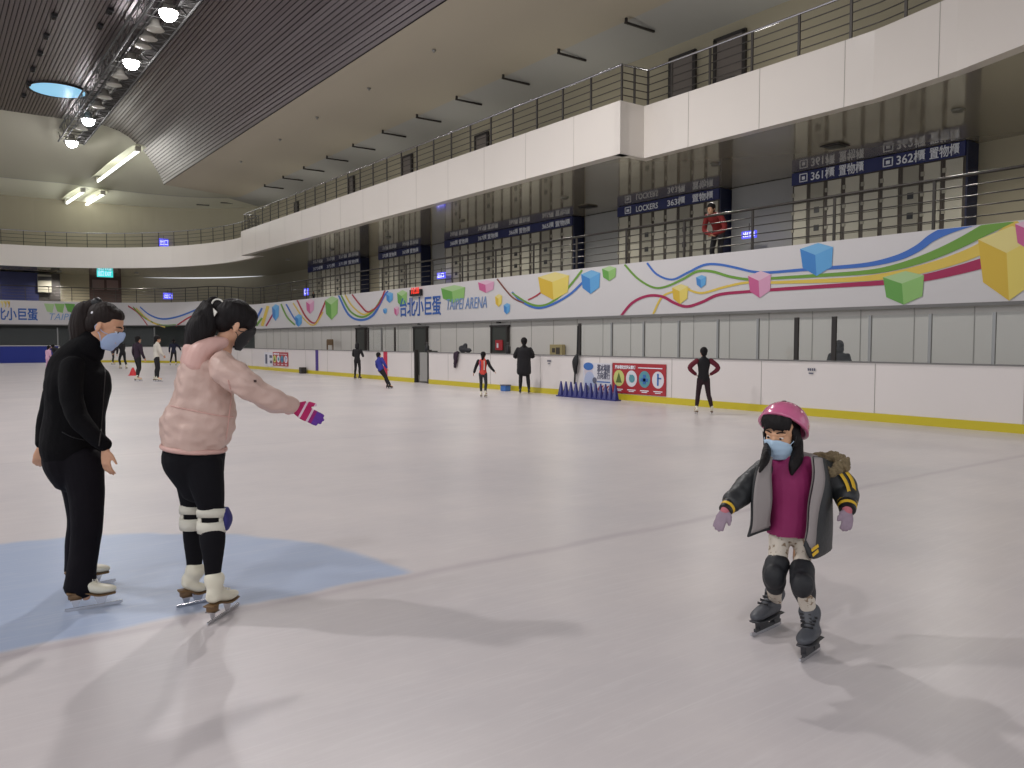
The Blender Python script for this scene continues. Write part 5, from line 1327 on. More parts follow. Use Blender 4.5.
    for kk, tp, lo, dx in ((kR, P(777.5, 563, D - 0.045), P(775, 588, D - 0.07), -0.3), (kL, P(802, 569, D - 0.1), P(806.5, 600, dL - 0.0), -0.3)):
        q = Form(); q.loft([(tp, 0.058, 0.062), (tp.lerp(kk, 0.35), 0.057, 0.062), (kk, 0.056, 0.056), (kk.lerp(lo, 0.6), 0.052, 0.052), (lo, 0.043, 0.042)], RT, 18)
        kd = (-FH + RT * dx).normalized()
        q.blob(kk + kd * 0.03 + V((0, 0, -0.005)), (0.05, 0.045, 0.062), frame(kd, V((0, 0, 1))), 16, 12)
        kp = q.skin('knee_pad', km, root, 0.005, 4, crumple=0.002, cscale=15)
    skate(root, hR, tR, P(775, 592, dR + 0.0), 1.12, SKG, figure=False, shaft_r=0.046); skate(root, hL, tL, P(809.5, 611, dL), 1.12, SKG, figure=False, shaft_r=0.046)
    # gloves
    gm = mat('grey_pink_gloves', srgb(150, 132, 146), 0.85, noise_amt=0.15, noise_scale=30)
    gm2 = mat('pink_glove_cuff', srgb(190, 110, 120), 0.85)
    for (w_, d_, sd, cu) in ((wR, dRh, RT * 0.8 - FH * 0.4, 0.15), (wL, dLh, -RT * 0.8 - FH * 0.2, 0.35)):
        q = Form(); hand(q, w_, d_, sd, FH, 0.118, cu, puff=0.0045); gl = q.skin('glove', gm, root, 0.0038, 3)
        q = Form(); q.loft([(w_ - d_.normalized() * 0.012, 0.024), (w_ + d_.normalized() * 0.012, 0.023)], RT); q.skin('glove_cuff', gm2, gl, 0.004, 2)
    # ---- open jacket: outer shell as bent sheet with thickness, lining inside
    om = mat('dark_jacket_nylon', srgb(40, 42, 44), 0.5, noise_amt=0.15, noise_scale=6, bump=0.3, bscale=30)
    lm = mat('grey_lining', srgb(150, 142, 140), 0.7, noise_amt=0.05, noise_scale=10, bump=0.2, bscale=40)
    ym = mat('yellow_stripe', srgb(214, 172, 40), 0.6); fur = mat('fur_trim', srgb(128, 112, 84), 0.9, noise_amt=0.4, noise_scale=60, bump=1.0, bscale=120)
    def sheet(cols, n=9):
        """cols: list of vertical polylines (pixel, depth) from front edge round the back"""
        return [[V(p) for p, _, _ in catmull([(P(*q), 0, 0) for q in c], 4)] for c in cols]
    # viewer-left front panel: the lining shows on the side facing the camera, the cloth outside
    cols = [[(763, 454, D - 0.06), (757, 470, D - 0.13), (753, 500, D - 0.16), (751, 525, D - 0.15), (749, 537, D - 0.15)],
            [(767, 455, D - 0.075), (765, 472, D - 0.115), (764, 500, D - 0.125), (762, 522, D - 0.12), (760, 533, D - 0.12)],
            [(771, 458, D - 0.06), (771, 474, D - 0.085), (771, 500, D - 0.1), (770, 520, D - 0.09), (770, 530, D - 0.09)],
            [(769, 460, D - 0.02), (767, 476, D - 0.02), (766, 500, D - 0.01), (766, 520, D), (766, 530, D)],
            [(772, 462, D + 0.06), (770, 476, D + 0.1), (770, 500, D + 0.11), (770, 520, D + 0.11), (770, 532, D + 0.11)],
            [(789, 460, D + 0.08), (789, 478, D + 0.13), (789, 505, D + 0.14), (789, 525, D + 0.14), (789, 538, D + 0.14)],
            [(806, 462, D + 0.07), (812, 478, D + 0.11), (814, 505, D + 0.12), (815, 530, D + 0.12), (816, 550, D + 0.12)],
            [(818, 462, D + 0.02), (827, 480, D + 0.04), (829, 505, D + 0.03), (831, 530, D + 0.03), (829, 548, D + 0.02)],
            [(824, 460, D - 0.05), (828, 480, D - 0.06), (826, 505, D - 0.09), (824, 535, D - 0.1), (818, 556, D - 0.1)],
            [(819, 457, D - 0.085), (820, 478, D - 0.11), (815, 505, D - 0.14), (811, 535, D - 0.15), (809, 558, D - 0.15)],
            [(813, 457, D - 0.085), (813, 478, D - 0.115), (809, 505, D - 0.14), (806, 530, D - 0.15), (804, 545, D - 0.15)]]
    rows = sheet(cols)
    # resample across for smoothness
    across = []
    for r_ in range(len(rows[0])):
        across.append([V(p) for p, _, _ in catmull([(rows[c][r_], 0, 0) for c in range(len(rows))], 3)])
    # fold ripple
    for r_, row in enumerate(across):
        for i, p in enumerate(row): row[i] = p + FH * 0.004 * math.sin(i * 0.9 + r_ * 0.25) + RT * 0.003 * math.sin(r_ * 0.7 + i * 0.4)
    jk = MB().grid(across, True).build('jacket', [om, lm], root)
    so = jk.modifiers.new('thick', 'SOLIDIFY'); so.thickness = 0.012; so.offset = 1.0; so.material_offset = 0
    # lining: same sheet just inside
    cen = P(789, 500, D)
    nrow, ncol = len(across), len(across[0])
    def inside(p, e=0.008):
        q = V((cen.x, cen.y, p.z)); d = (q - p); d.z = 0; return p + d.normalized() * e
    lin = [[inside(p) for p in row] for row in across[:-2]]
    ln = MB().grid(lin, True).build('jacket_lining', lm, jk)
    # the folded-open front edges show the lining outward
    for idx, wdt in (((0, 1, 2, 3, 4, 5), 1), (tuple(range(ncol - 5, ncol)), 1)):
        fr_ = [[across[r_][i] - FH * 0.014 for i in idx] for r_ in range(0, nrow - 2)]
        ff = MB().grid(fr_, True).build('front_facing', lm, jk); so = ff.modifiers.new('thick', 'SOLIDIFY'); so.thickness = 0.004
    # sleeves
    sl = Form(); sl.loft([T(764, 468, D - 0.01, 10), T(752, 482, D - 0.05, 12.5), T(741, 495, D - 0.1, 12), T(732, 503, D - 0.15, 10)], FH, 18)
    sR = sl.skin('sleeve', om, jk, 0.006, 4, crumple=0.006, cscale=11)
    sl = Form(); sl.loft([T(820, 469, D + 0.0, 12), T(834, 478, D + 0.02, 13.5), T(844, 489, D + 0.01, 13.5), T(847, 500, D - 0.05, 11.5)], FH, 18)
    sL = sl.skin('sleeve', om, jk, 0.006, 4, crumple=0.006, cscale=11)
    def cuff(sleeve, a, b, r0, r1):
        a, b = V(a), V(b)
        for i, (t0, t1, m_) in enumerate(((0.0, 0.22, M['black']), (0.22, 0.42, ym), (0.42, 0.6, M['black']), (0.6, 0.8, ym), (0.8, 1.0, M['black']))):
            MB().tube(a.lerp(b, t0), a.lerp(b, t1), r0 + (r1 - r0) * t0, 16, r0 + (r1 - r0) * t1).build('cuff_band', m_, sleeve)
    cuff(sR, P(733, 502, D - 0.145), P(725, 510.5, D - 0.185), 0.044, 0.032)
    cuff(sL, P(847, 499, D - 0.04), P(847.5, 510.5, D - 0.1), 0.053, 0.038)
    # two yellow sleeve stripes on the viewer-right sleeve, following its outer face
    for off in (0.0, 1.0):
        pts = [(838 + off * 6.5, 470 + off * -1), (845.5 + off * 6, 481 + off * -2), (849 + off * 5.5, 491 - off), (850 + off * 4.5, 500)]
        cc = [P(x, y, D - 0.052 - 0.015 * i + (0.02 if off else 0)) for i, (x, y) in enumerate(pts)]
        st_ = [V(p) for p, _, _ in catmull([(c_, 0, 0) for c_ in cc], 4)]
        wv_ = (RT * 0.9 + V((0, 0, 0.25))) * 0.0085
        MB().grid([[p - wv_ for p in st_], [p + wv_ for p in st_], [p + wv_ + FH * 0.02 for p in st_]], True).build('sleeve_stripe', ym, sL)
    MB().grid([[P(811 + 7 * t, 549 - 5 * t, D - 0.165) for t in (0, 0.5, 1)], [P(812 + 7 * t, 552 - 5 * t, D - 0.165) for t in (0, 0.5, 1)]]).grid([[P(812 + 6 * t, 554 - 5 * t, D - 0.165) for t in (0, 0.5, 1)], [P(813 + 6 * t, 557 - 5 * t, D - 0.165) for t in (0, 0.5, 1)]]).build('hem_stripe', ym, jk)
    # fur-edged hood lying on the shoulders
    f_ = Form(); f_.loft([T(805, 459, D + 0.1, 5), T(820, 458, D + 0.08, 6), T(833, 459, D + 0.04, 7.5), T(842, 462, D - 0.01, 7.5), T(844, 467, D - 0.03, 6)], FH, 12)
    f_.loft([T(842, 462, D - 0.01, 6), T(836, 470, D - 0.04, 6), T(829, 472, D - 0.05, 5)], FH, 12)
    f_.skin('fur_trim', fur, jk, 0.005, 2, crumple=0.007, cscale=60)
    f_ = Form(); f_.loft([T(770, 462, D + 0.08, 7), T(789, 458, D + 0.12, 9), T(812, 463, D + 0.08, 9), T(825, 466, D + 0.0, 7)], FH, 12); f_.skin('hood', lm, jk, 0.006, 3)
    # ---- hair, helmet, mask
    h = Form()
    h.blob(g((0, -0.034, 0.04)), (0.082 * K, 0.094 * K, 0.088 * K), ax, 20, 14)
    h.loft([(g((-0.045, 0.068, 0.068)), 0.013 * K, 0.014 * K), (g((0, 0.08, 0.072)), 0.016 * K, 0.014 * K), (g((0.045, 0.068, 0.068)), 0.013 * K, 0.014 * K)], ax[2], 8)
    for q in np.linspace(-0.062, 0.062, 11):   # fringe
        h.loft([(g((q * 0.8, 0.045 - q * q * 5, 0.112)), 0.016 * K), (g((q, 0.074 - q * q * 5, 0.085)), 0.013 * K), (g((q * 1.05, 0.088 - q * q * 6, 0.052)), 0.009 * K), (g((q * 1.08, 0.09 - q * q * 6, 0.034 + 0.012 * abs(math.sin(q * 90)))), 0.004 * K)], ax[0], 8, 2)
    for s_ in (-1, 1):
        h.loft([(g((s_ * 0.068, -0.012, 0.03)), 0.018 * K, 0.045 * K), (g((s_ * 0.076, -0.016, -0.03)), 0.017 * K, 0.042 * K), (g((s_ * 0.074, -0.016, -0.09)), 0.018 * K, 0.04 * K)], ax[0], 12)
    # long locks falling to the chest on both sides
    h.loft([T(797, 440, D - 0.01, 5.5), T(797, 456, D - 0.045, 6.5, 0.04), T(794, 466, D - 0.085, 5.5, 0.03), T(792, 474, D - 0.1, 2.0)], RT, 12)
    h.loft([T(767, 445, D - 0.02, 3.5), T(766, 456, D - 0.1, 4.5, 0.03), T(763.5, 463, D - 0.155, 4, 0.02), T(760, 472, D - 0.175, 1.6)], RT, 12)
    h.loft([T(786, 452, D + 0.03, 12, 0.05), T(786, 462, D + 0.04, 12, 0.04)], RT, 12)
    hh = h.skin('hair', HAIR, root, 0.005, 2, crumple=0.0025, cscale=45, cstretch=(1, 1, 0.3))
    # helmet: shell of an ellipsoid cut by a wavy brim, thick
    hm = mat('pink_helmet_shell', srgb(206, 106, 146), 0.2, coat=0.6)
    hin = mat('helmet_liner', srgb(36, 18, 34), 0.8)
    axh = (ax[0], ax[1] * math.cos(0.6) + ax[2] * math.sin(0.6), ax[2] * math.cos(0.6) - ax[1] * math.sin(0.6)); gh = lambda p: L2W(hc, axh, p, K)
    nu, nv = 48, 20; rows = []
    ctr = (0, -0.016, 0.046)
    for j in range(nv + 1):
        row = []
        for i in range(nu + 1):
            th = 2 * PI * i / nu + PI    # 0 = forward
            cf_ = math.cos(th)
            lo = math.radians(98 + 10 * (0.5 - 0.5 * cf_) - 16 * (0.5 + 0.5 * cf_) ** 2)
            ph = lo * j / nv
            rx, ry, rz = 0.113, 0.135, 0.112
            flare = 0.006 * max(0, (j / nv - 0.9) * 10)
            row.append(gh((ctr[0] + (rx + flare) * math.sin(ph) * math.sin(th), ctr[1] + (ry + flare) * math.sin(ph) * cf_, ctr[2] + rz * math.cos(ph))))
        rows.append(row)
    he = MB().grid(rows, True).build('helmet', [hm, hin], root)
    so = he.modifiers.new('thick', 'SOLIDIFY'); so.thickness = 0.014; so.offset = -1 if False else 0; so.material_offset = 0
    for s_ in (0,):
        for (th, ph) in ((0.15, 0.42), (2.9, 0.5)):
            c0 = gh((0.113 * math.sin(ph) * math.sin(th), ctr[1] + 0.137 * math.sin(ph) * math.cos(th), ctr[2] + 0.118 * math.cos(ph)))
            Form().blob(c0, (0.013, 0.013, 0.0045), (ax[0], ax[1], ax[2]), 14, 6).build('vent', M['black'], he)
    face_mask(root, hc, ax, K, mat('pale_blue_mask', srgb(178, 204, 226), 0.7), z_top=-0.026, z_bot=-0.118, wide=1.2)
    for s_ in (-1, 1):
        Form().loft([(g((s_ * 0.085, 0.02, 0.0)), 0.003), (g((s_ * 0.07, 0.03, -0.06)), 0.003), (g((s_ * 0.02, 0.05, -0.12)), 0.003)], ax[0], 6).build('chin_strap', M['black'], he)
    return root
girl()
# ================================================================== DISTANT SKATERS AND VISITORS
def figure(label, base, H, face, top, low, hairm=HAIR, skinm_=None, pose=None, skates='white', coat=False, hood=False, voxel=0.011, name='person', hairlong=True, extra=None):
    """base: ground point under the hips; H: body height; face: heading (radians, 0 = away from camera, + = turned right)
    pose keys (body frame side/forward/up as fractions of H): lean, tilt, hipf, kn, an for each leg, el, wr for each arm"""
    p = dict(lean=0.05, tilt=0.0, lk=(-0.065, 0.02, 0.28), la=(-0.075, 0.0, 0.07), rk=(0.065, 0.02, 0.28), ra=(0.075, 0.0, 0.07),
             le=(-0.15, 0.0, 0.63), lw=(-0.16, 0.06, 0.5), re=(0.15, 0.0, 0.63), rw=(0.16, 0.06, 0.5), hip=(0, 0, 0.52), head=None, ltoe=-0.1, rtoe=0.1, headdown=0.1)
    p.update(pose or {})
    f = FH * math.cos(face) + RT * math.sin(face); s_ = f.cross(V((0, 0, 1))); u = V((0, 0, 1)); base = V(base)
    z0 = 0.055 if skates else 0.0
    def W(q): return base + (s_ * q[0] + f * q[1] + u * q[2]) * H + u * z0
    hip = V(p['hip'])
    def up(q):    # upper body: rotate about the hips by lean (forward) and tilt (to the right)
        x, y, z = q[0], q[1], q[2] - 0.52
        cl, sl = math.cos(p['lean']), math.sin(p['lean']); y, z = y * cl + z * sl, z * cl - y * sl
        ct, st = math.cos(p['tilt']), math.sin(p['tilt']); x, z = x * ct + z * st, z * ct - x * st
        return W((hip[0] + x, hip[1] + y, hip[2] + z))
    hc = up((0, 0.015, 0.912)) if p['head'] is None else up(p['head']); nk = up((0, 0, 0.83)); ch = up((0, 0, 0.74)); wa = up((0, 0, 0.62)); pe = up((0, 0, 0.53))
    ub = (nk - pe).normalized()
    hf = (f - u * p['headdown'] - V((0, 0, 0))); ax = frame(hf, ub * 0.6 + u * 0.6)
    k = H * 0.133 / 0.225 * 1.1
    b = Form(); head_form(b, hc, ax, k); neck_form(b, hc, ax, nk, k, 0.045)
    sh = [up((-0.105, 0, 0.795)), up((0.105, 0, 0.795))]
    b.loft([(nk, 0.04 * H, 0.035 * H), (ch, 0.075 * H, 0.05 * H), (wa, 0.058 * H, 0.045 * H), (pe, 0.075 * H, 0.055 * H)], s_, 14)
    hips = [W(hip + V((-0.05, 0, -0.02))), W(hip + V((0.05, 0, -0.02)))]
    knees = [W(p['lk']), W(p['rk'])]; ank = [W(p['la']), W(p['ra'])]; els = [up(p['le']), up(p['re'])]; wrs = [up(p['lw']), up(p['rw'])]
    toes = []
    for i in (0, 1):
        b.loft([(hips[i], 0.04 * H), (knees[i], 0.028 * H), (ank[i], 0.018 * H)], s_, 12)
        b.loft([(sh[i], 0.024 * H), (els[i], 0.019 * H), (wrs[i], 0.014 * H)], s_, 10)
        ta = face + (p['ltoe'], p['rtoe'])[i]; td = FH * math.cos(ta) + RT * math.sin(ta); toes.append(td)
        b.loft([(ank[i], 0.018 * H), (ank[i] + td * 0.04 * H - u * 0.035 * H, 0.018 * H, 0.014 * H), (ank[i] + td * 0.085 * H - u * 0.04 * H, 0.016 * H, 0.01 * H)], s_, 10)
        hd = (wrs[i] - els[i]).normalized(); hand(b, wrs[i], hd, f if abs(hd.dot(f)) < 0.8 else u, s_ * (1 if i == 0 else -1), 0.105 * H, 0.2)
    root = b.skin(name, skinm_ or SK1, None, voxel=voxel * 0.8, smooth=3); tag(root, label, 'person')
    j = Form()
    if coat:
        j.loft([(up((0, 0, 0.84)), 0.045 * H, 0.042 * H), (up((0, 0, 0.79)), 0.125 * H, 0.075 * H), (ch, 0.13 * H, 0.085 * H), (wa, 0.125 * H, 0.085 * H), (pe, 0.13 * H, 0.09 * H), (up((0, 0, 0.36)), 0.135 * H, 0.09 * H)], s_, 18)
    else:
        j.loft([(up((0, 0, 0.84)), 0.04 * H, 0.04 * H), (up((0, 0, 0.795)), 0.095 * H, 0.055 * H), (ch, 0.1 * H, 0.066 * H), (wa, 0.078 * H, 0.06 * H), (pe, 0.092 * H, 0.066 * H), (up((0, 0, 0.495)), 0.09 * H, 0.066 * H)], s_, 18)
    ar = Form() if isinstance(top, tuple) else j
    for i in (0, 1):
        ar.loft([(sh[i] - u * 0.005 * H, 0.042 * H), (els[i], 0.037 * H), (wrs[i], 0.028 * H)], s_, 12)
    tm = top[0] if isinstance(top, tuple) else top
    jk = j.skin('coat' if coat else 'jacket', tm, root, voxel, 3, crumple=0.006, cscale=8)
    if ar is not j: ar.skin('sleeves', top[1], jk, voxel, 3, crumple=0.004, cscale=9)
    t = Form()
    t.loft([(up((0, 0, 0.56)), 0.08 * H, 0.058 * H), (W(hip + V((0, 0, -0.02))), 0.088 * H, 0.064 * H), (W(hip + V((0, 0, -0.06))), 0.08 * H, 0.055 * H)], s_, 16)
    for i in (0, 1): t.loft([(hips[i], 0.052 * H), (knees[i], 0.037 * H), (knees[i].lerp(ank[i], 0.4) - f * 0.008 * H, 0.036 * H), (ank[i], 0.026 * H)], s_, 14)
    t.skin('trousers', low, root, voxel, 3)
    h = Form(); g = lambda q: L2W(hc, ax, q, k)
    if hood:
        h.blob(g((0, -0.03, 0.03)), (0.1 * k / 1, 0.105 * k, 0.12 * k), ax); h.blob(g((0, -0.04, -0.06)), (0.1 * k, 0.09 * k, 0.09 * k), ax)
        h.skin('hood', tm, root, voxel * 0.7, 2)
    else:
        h.blob(g((0, -0.025, 0.045)), (0.093 * k, 0.106 * k, 0.098 * k), ax); h.blob(g((0, -0.055, -0.01)), (0.075 * k, 0.062 * k, 0.085 * k), ax)
        if hairlong: h.loft([(g((0, -0.07, 0.02)), 0.06 * k, 0.04 * k), (g((0, -0.085, -0.06)), 0.055 * k, 0.035 * k), (g((0, -0.08, -0.16)), 0.035 * k, 0.025 * k)], ax[0], 12)
        h.skin('hair', hairm, root, voxel * 0.7, 2)
    if skates:
        mt = SKW if skates == 'white' else SKB
        for i in (0, 1):
            a = ank[i]; c = V((a.x, a.y, base.z)); td = toes[i]
            if a.z - base.z > z0 + 0.08 * H + 0.05: c = c + u * (a.z - base.z - z0 - 0.07 * H)
            skate(root, c - td * 0.075 * H, c + td * 0.115 * H, a + u * 0.02 * H, H * 0.56, mt, laces=False)
    else:
        for i in (0, 1):
            a = ank[i]; Form().loft([(a - u * 0.03 * H - toes[i] * 0.02 * H, 0.025 * H, 0.028 * H), (a + toes[i] * 0.09 * H - u * 0.045 * H, 0.025 * H, 0.016 * H)], s_, 12).build('shoe', M['black'], root)
    root['_f'] = 0; del root['_f']
    return root, dict(hc=hc, ax=ax, k=k, W=W, up=up, f=f, s=s_, u=u, H=H, wrs=wrs, els=els)

def cloth(nm, r, g_, b_, rough=0.8): return mat(nm, srgb(r, g_, b_), rough, noise_amt=0.12, noise_scale=6)
CL = dict(black=cloth('black_cloth', 22, 20, 24), plum=cloth('dark_plum_cloth', 44, 26, 44), white=cloth('white_knit', 214, 208, 196), navy=cloth('navy_cloth', 24, 28, 52),
          blue=cloth('blue_jacket_cloth', 44, 52, 140), red=cloth('coral_vest', 208, 70, 58), maroon=cloth('maroon_cloth', 104, 26, 44), pink=cloth('pale_pink_cloth', 226, 180, 206),
          dkred=cloth('dark_red_coat', 128, 34, 32), grey=cloth('charcoal_cloth', 46, 46, 50), purple=cloth('lilac_vest_stripe', 120, 90, 150))
def size(px_feet, y_feet, y_head):
    b = onZ(px_feet, y_feet)
    if b.x > 13.3:
        q = onX(px_feet, 341, 13.3); b = V((13.3, q.y, 0))
    d = (b - CAM).dot(FH); return b, (y_feet - y_head) * d / F_PX - 0.055
# 1 tiny child in pink near the blue boards, and a stooped adult behind
b, H = size(48, 371, 345.5); figure('tiny child in pale pink suit near the blue padded boards', b, H, 0.4, CL['pink'], CL['pink'], pose=dict(lean=0.15, le=(-0.16, 0.05, 0.66), lw=(-0.2, 0.12, 0.56)))
b, H = size(60, 368, 343); figure('adult in dark clothes bending over beside the tiny pink child', b, H * 1.12, -1.3, CL['black'], CL['navy'], pose=dict(lean=0.9, le=(-0.12, 0.1, 0.62), lw=(-0.1, 0.22, 0.55), re=(0.12, 0.1, 0.62), rw=(0.1, 0.22, 0.55)))
# 2 group seen between the two women
b, H = size(113, 364.5, 343); figure('person in plum jacket at the far boards, partly behind the light blue mask', b, H * 1.1, 1.2, CL['plum'], CL['grey'], pose=dict(lean=0.7))
b, H = size(123, 369, 338); figure('skater in black leaning forward left of the plum-clad skater', b, H, -0.9, CL['black'], CL['black'], pose=dict(lean=0.35, lk=(-0.065, 0.1, 0.27), la=(-0.07, 0.02, 0.07), rk=(0.06, -0.02, 0.26), ra=(0.06, -0.12, 0.08), re=(0.15, 0.15, 0.7), rw=(0.16, 0.28, 0.68)))
b, H = size(138, 381, 336); figure('skater in dark plum top and black trousers beside the red cone', b, H, 0.5, CL['plum'], CL['black'], pose=dict(lk=(-0.05, 0.05, 0.28), la=(-0.05, 0.02, 0.07), rk=(0.07, 0.0, 0.27), ra=(0.1, -0.08, 0.07), ltoe=0.9, rtoe=0.9), hairlong=False)
b, H = size(157, 381.5, 335.5)
r_, q = figure('skater in white top and black trousers beyond the pink jacket shoulder', b, H, 0.9, CL['white'], CL['black'], pose=dict(re=(0.13, 0.05, 0.64), rw=(0.09, 0.12, 0.56), ltoe=0.5, rtoe=0.6))
b, H = size(174, 365.5, 339); figure('dark-clad skater far away by the end boards, right of the white top', b, H, -0.3, CL['navy'], CL['black'], pose=dict(lk=(-0.09, 0.03, 0.28), la=(-0.13, 0.0, 0.07), re=(0.2, 0.05, 0.68), rw=(0.24, 0.1, 0.58)))
# 3 by the long boards
b, H = size(357, 377.5, 341); figure('person all in black standing at the boards, looking over the glass', b, H, 0.3, CL['black'], CL['black'], pose=dict(lean=0.04, le=(-0.15, 0.05, 0.64), lw=(-0.1, 0.16, 0.62), re=(0.15, 0.05, 0.64), rw=(0.1, 0.16, 0.62)), skates='black', hood=True)
b, H = size(383, 388.5, 352.5)
figure('skater in blue jacket and black trousers leaning steeply to one side', b + RT * 0.0, H * 1.12, 0.6, CL['blue'], CL['black'],
       pose=dict(lean=0.2, tilt=-0.42, hip=(-0.07, 0, 0.46), lk=(0.02, 0.06, 0.25), la=(0.14, 0.03, 0.06), rk=(0.1, 0.02, 0.25), ra=(0.27, -0.02, 0.06), le=(-0.17, 0.06, 0.66), lw=(-0.1, 0.14, 0.56)), skates='black', hairlong=False)
b, H = size(483, 397.5, 351.5)
r_, q = figure('child in coral red vest with black sleeves skating in front of the doorway', b, H, 0.25, (CL['red'], CL['black']), CL['grey'], pose=dict(le=(-0.17, 0.02, 0.66), lw=(-0.22, 0.04, 0.53), re=(0.17, 0.0, 0.66), rw=(0.24, 0.08, 0.56), lk=(-0.06, 0.05, 0.28), la=(-0.05, 0.02, 0.07), ra=(0.07, -0.04, 0.08)))
for q_ in (-0.05, 0.05):
    MB().tube(q['up']((q_, -0.072, 0.58)), q['up']((q_, -0.07, 0.79)), 0.018 * q['H'] * 0.7, 6).build('vest_stripe', CL['purple'] if q_ < 0 else CL['white'], r_)
b, H = size(524, 394, 337.5); figure('person with long dark hair in knee-length black coat standing by the boards', b, H, 0.0, CL['black'], CL['black'], coat=True, skates='black',
       pose=dict(lean=0.0, le=(-0.17, 0.03, 0.65), lw=(-0.08, 0.14, 0.66), re=(0.17, 0.03, 0.65), rw=(0.08, 0.14, 0.66), lk=(-0.06, 0, 0.28), la=(-0.07, 0, 0.06), rk=(0.07, 0, 0.28), ra=(0.09, 0, 0.06)))
b, H = size(703, 414, 347)
r_, q = figure('skater with maroon sleeves and black vest standing with hands on hips near the red poster', b, H, 0.05, (CL['black'], CL['maroon']), cloth('dark_maroon_cloth', 42, 18, 28),
       pose=dict(lean=-0.02, lk=(-0.075, 0.03, 0.27), la=(-0.1, 0.01, 0.06), rk=(0.08, 0.0, 0.27), ra=(0.13, -0.02, 0.06), le=(-0.22, -0.02, 0.68), lw=(-0.12, 0.02, 0.58), re=(0.22, -0.02, 0.68), rw=(0.12, 0.02, 0.58)), hairlong=False)
# 4 hooded spectator behind the glass, visitors on the concourse
p0 = onX(839, 364, 15.0); b = V((p0.x, p0.y, 0.02)); Hh = onX(839, 341.5, 15.0).z
figure('dark hooded spectator standing behind the rink glass at right', b, Hh, 0.2, CL['black'], CL['black'], coat=True, hood=True, skates=None)
p0 = onX(713, 206, 18.2); b = V((p0.x, p0.y, 3.55))
r_, q = figure('visitor in dark red coat leaning over the concourse railing near the LOCKERS sign', b, (p0.z - 3.55) * 1.12, math.pi + 0.7, CL['dkred'], CL['black'], skates=None, hairlong=False,
               pose=dict(lean=0.7, hip=(0, -0.2, 0.55), lk=(-0.065, -0.12, 0.28), la=(-0.075, -0.16, 0.07), rk=(0.065, -0.12, 0.28), ra=(0.075, -0.16, 0.07), le=(-0.16, 0.1, 0.62), lw=(-0.02, 0.2, 0.6), re=(0.16, 0.1, 0.62), rw=(0.02, 0.2, 0.6)))
p0 = onX(313.5, 291.5, 18.0); b = V((p0.x, p0.y, 3.6)); figure('small dark visitor standing at the far concourse railing', b, p0.z - 3.6, math.pi + 0.4, CL['black'], CL['navy'], skates=None)

# ================================================================== CONES, POSTERS, ODDS AND ENDS ON THE BOARDS
def cone(c, h, r, m, label, group=None, tall=True):
    o = empty('traffic_cone', c, label, 'cone', group)
    MB().lathe(c, [(0.0, 0.0), (r * 0.8, 0.0), (r * 0.8, 0.025), (r * 0.76, 0.03), (r * 0.16, h), (0.0, h)], 18).build('cone_body', m, o)
    MB().box(V(c) + V((0, 0, 0.015)), (r * 1.7, r * 1.7, 0.03)).build('cone_base', m, o, bevel=0.006)
    return o
ords = ['leftmost', 'second from left', 'third from left', 'fourth from left', 'fifth from left', 'sixth from left', 'sixth from right', 'fifth from right', 'fourth from right', 'third from right', 'second from right', 'rightmost']
for i in range(12):
    x_ = 561 + i * (615.5 - 561) / 11
    g = onX(x_, 390, BX - 0.35); cone((g.x, g.y, 0.0), 0.4, 0.115, M['cone'], 'dark blue cone, %s of the row under the white poster' % ords[i], 'row of blue cones along the boards')
g = onZ(133, 375.5); cone(g, 0.34, 0.2, M['red'], 'single red cone on the far ice beside the plum-clad skater')

def poster(px0, px1, py0, py1, m, label, x=BX - 0.02):
    a = onX(px0, py1, x); b = onX(px1, py0, x)
    zt = (onX(px0, py0, x).z + b.z) / 2 if False else b.z
    o = empty('poster', (x, a.y, a.z), label, 'poster')
    MB().box2((x - 0.004, b.y, a.z), (x + 0.012, a.y, zt)).build('poster_sheet', m, o)
    return o, a.y, b.y, a.z, zt
x = BX - 0.028
o, ya, yb, za, zb_ = poster(583, 612, 363.5, 392, M['signwhite'], 'white poster with a blue-capped skater drawing and grey text')
W_ = ya - yb; Hh = zb_ - za
text_mesh('lettering', '溜冰場請', 0.2, (x, ya - W_ * 0.5, za + Hh * 0.74), (0, -1, 0), M['signgrey'], o, bold=0.004, width=W_ * 0.44)
text_mesh('lettering', '方向溜行', 0.2, (x, ya - W_ * 0.5, za + Hh * 0.5), (0, -1, 0), M['signgrey'], o, bold=0.004, width=W_ * 0.44)
mb = MB()
for q in range(5):
    y0 = ya - W_ * (0.52 + q * 0.09); zc = za + Hh * 0.14; 
    mb.prism([(x, y0, zc), (x, y0 - 0.09, zc + 0.1), (x, y0 - 0.14, zc + 0.1), (x, y0 - 0.05, zc), (x, y0 - 0.14, zc - 0.1), (x, y0 - 0.09, zc - 0.1)], (0.003, 0, 0))
mb.build('arrow_print', M['signred'], o)
mb = MB()
def disc(mb, y, z, r, n=24, ry=None, xo=0.0):
    ry = ry or r; return mb.prism([(x - xo, y + math.cos(2 * PI * i / n) * r, z + math.sin(2 * PI * i / n) * ry) for i in range(n)], (0.003, 0, 0))
disc(mb, ya - W_ * 0.2, za + Hh * 0.72, 0.16, ry=0.2)
mb.build('drawing_face', mat('print_skin', srgb(206, 196, 204), 0.5), o)
mb = MB(); disc(mb, ya - W_ * 0.2, za + Hh * 0.88, 0.19, ry=0.1, xo=0.004); mb.build('drawing_cap', M['signblue'], o)
mb = MB(); disc(mb, ya - W_ * 0.24, za + Hh * 0.4, 0.2, ry=0.24, xo=0.002); mb.build('drawing_body', mat('print_pale_blue', srgb(176, 186, 214), 0.5), o)
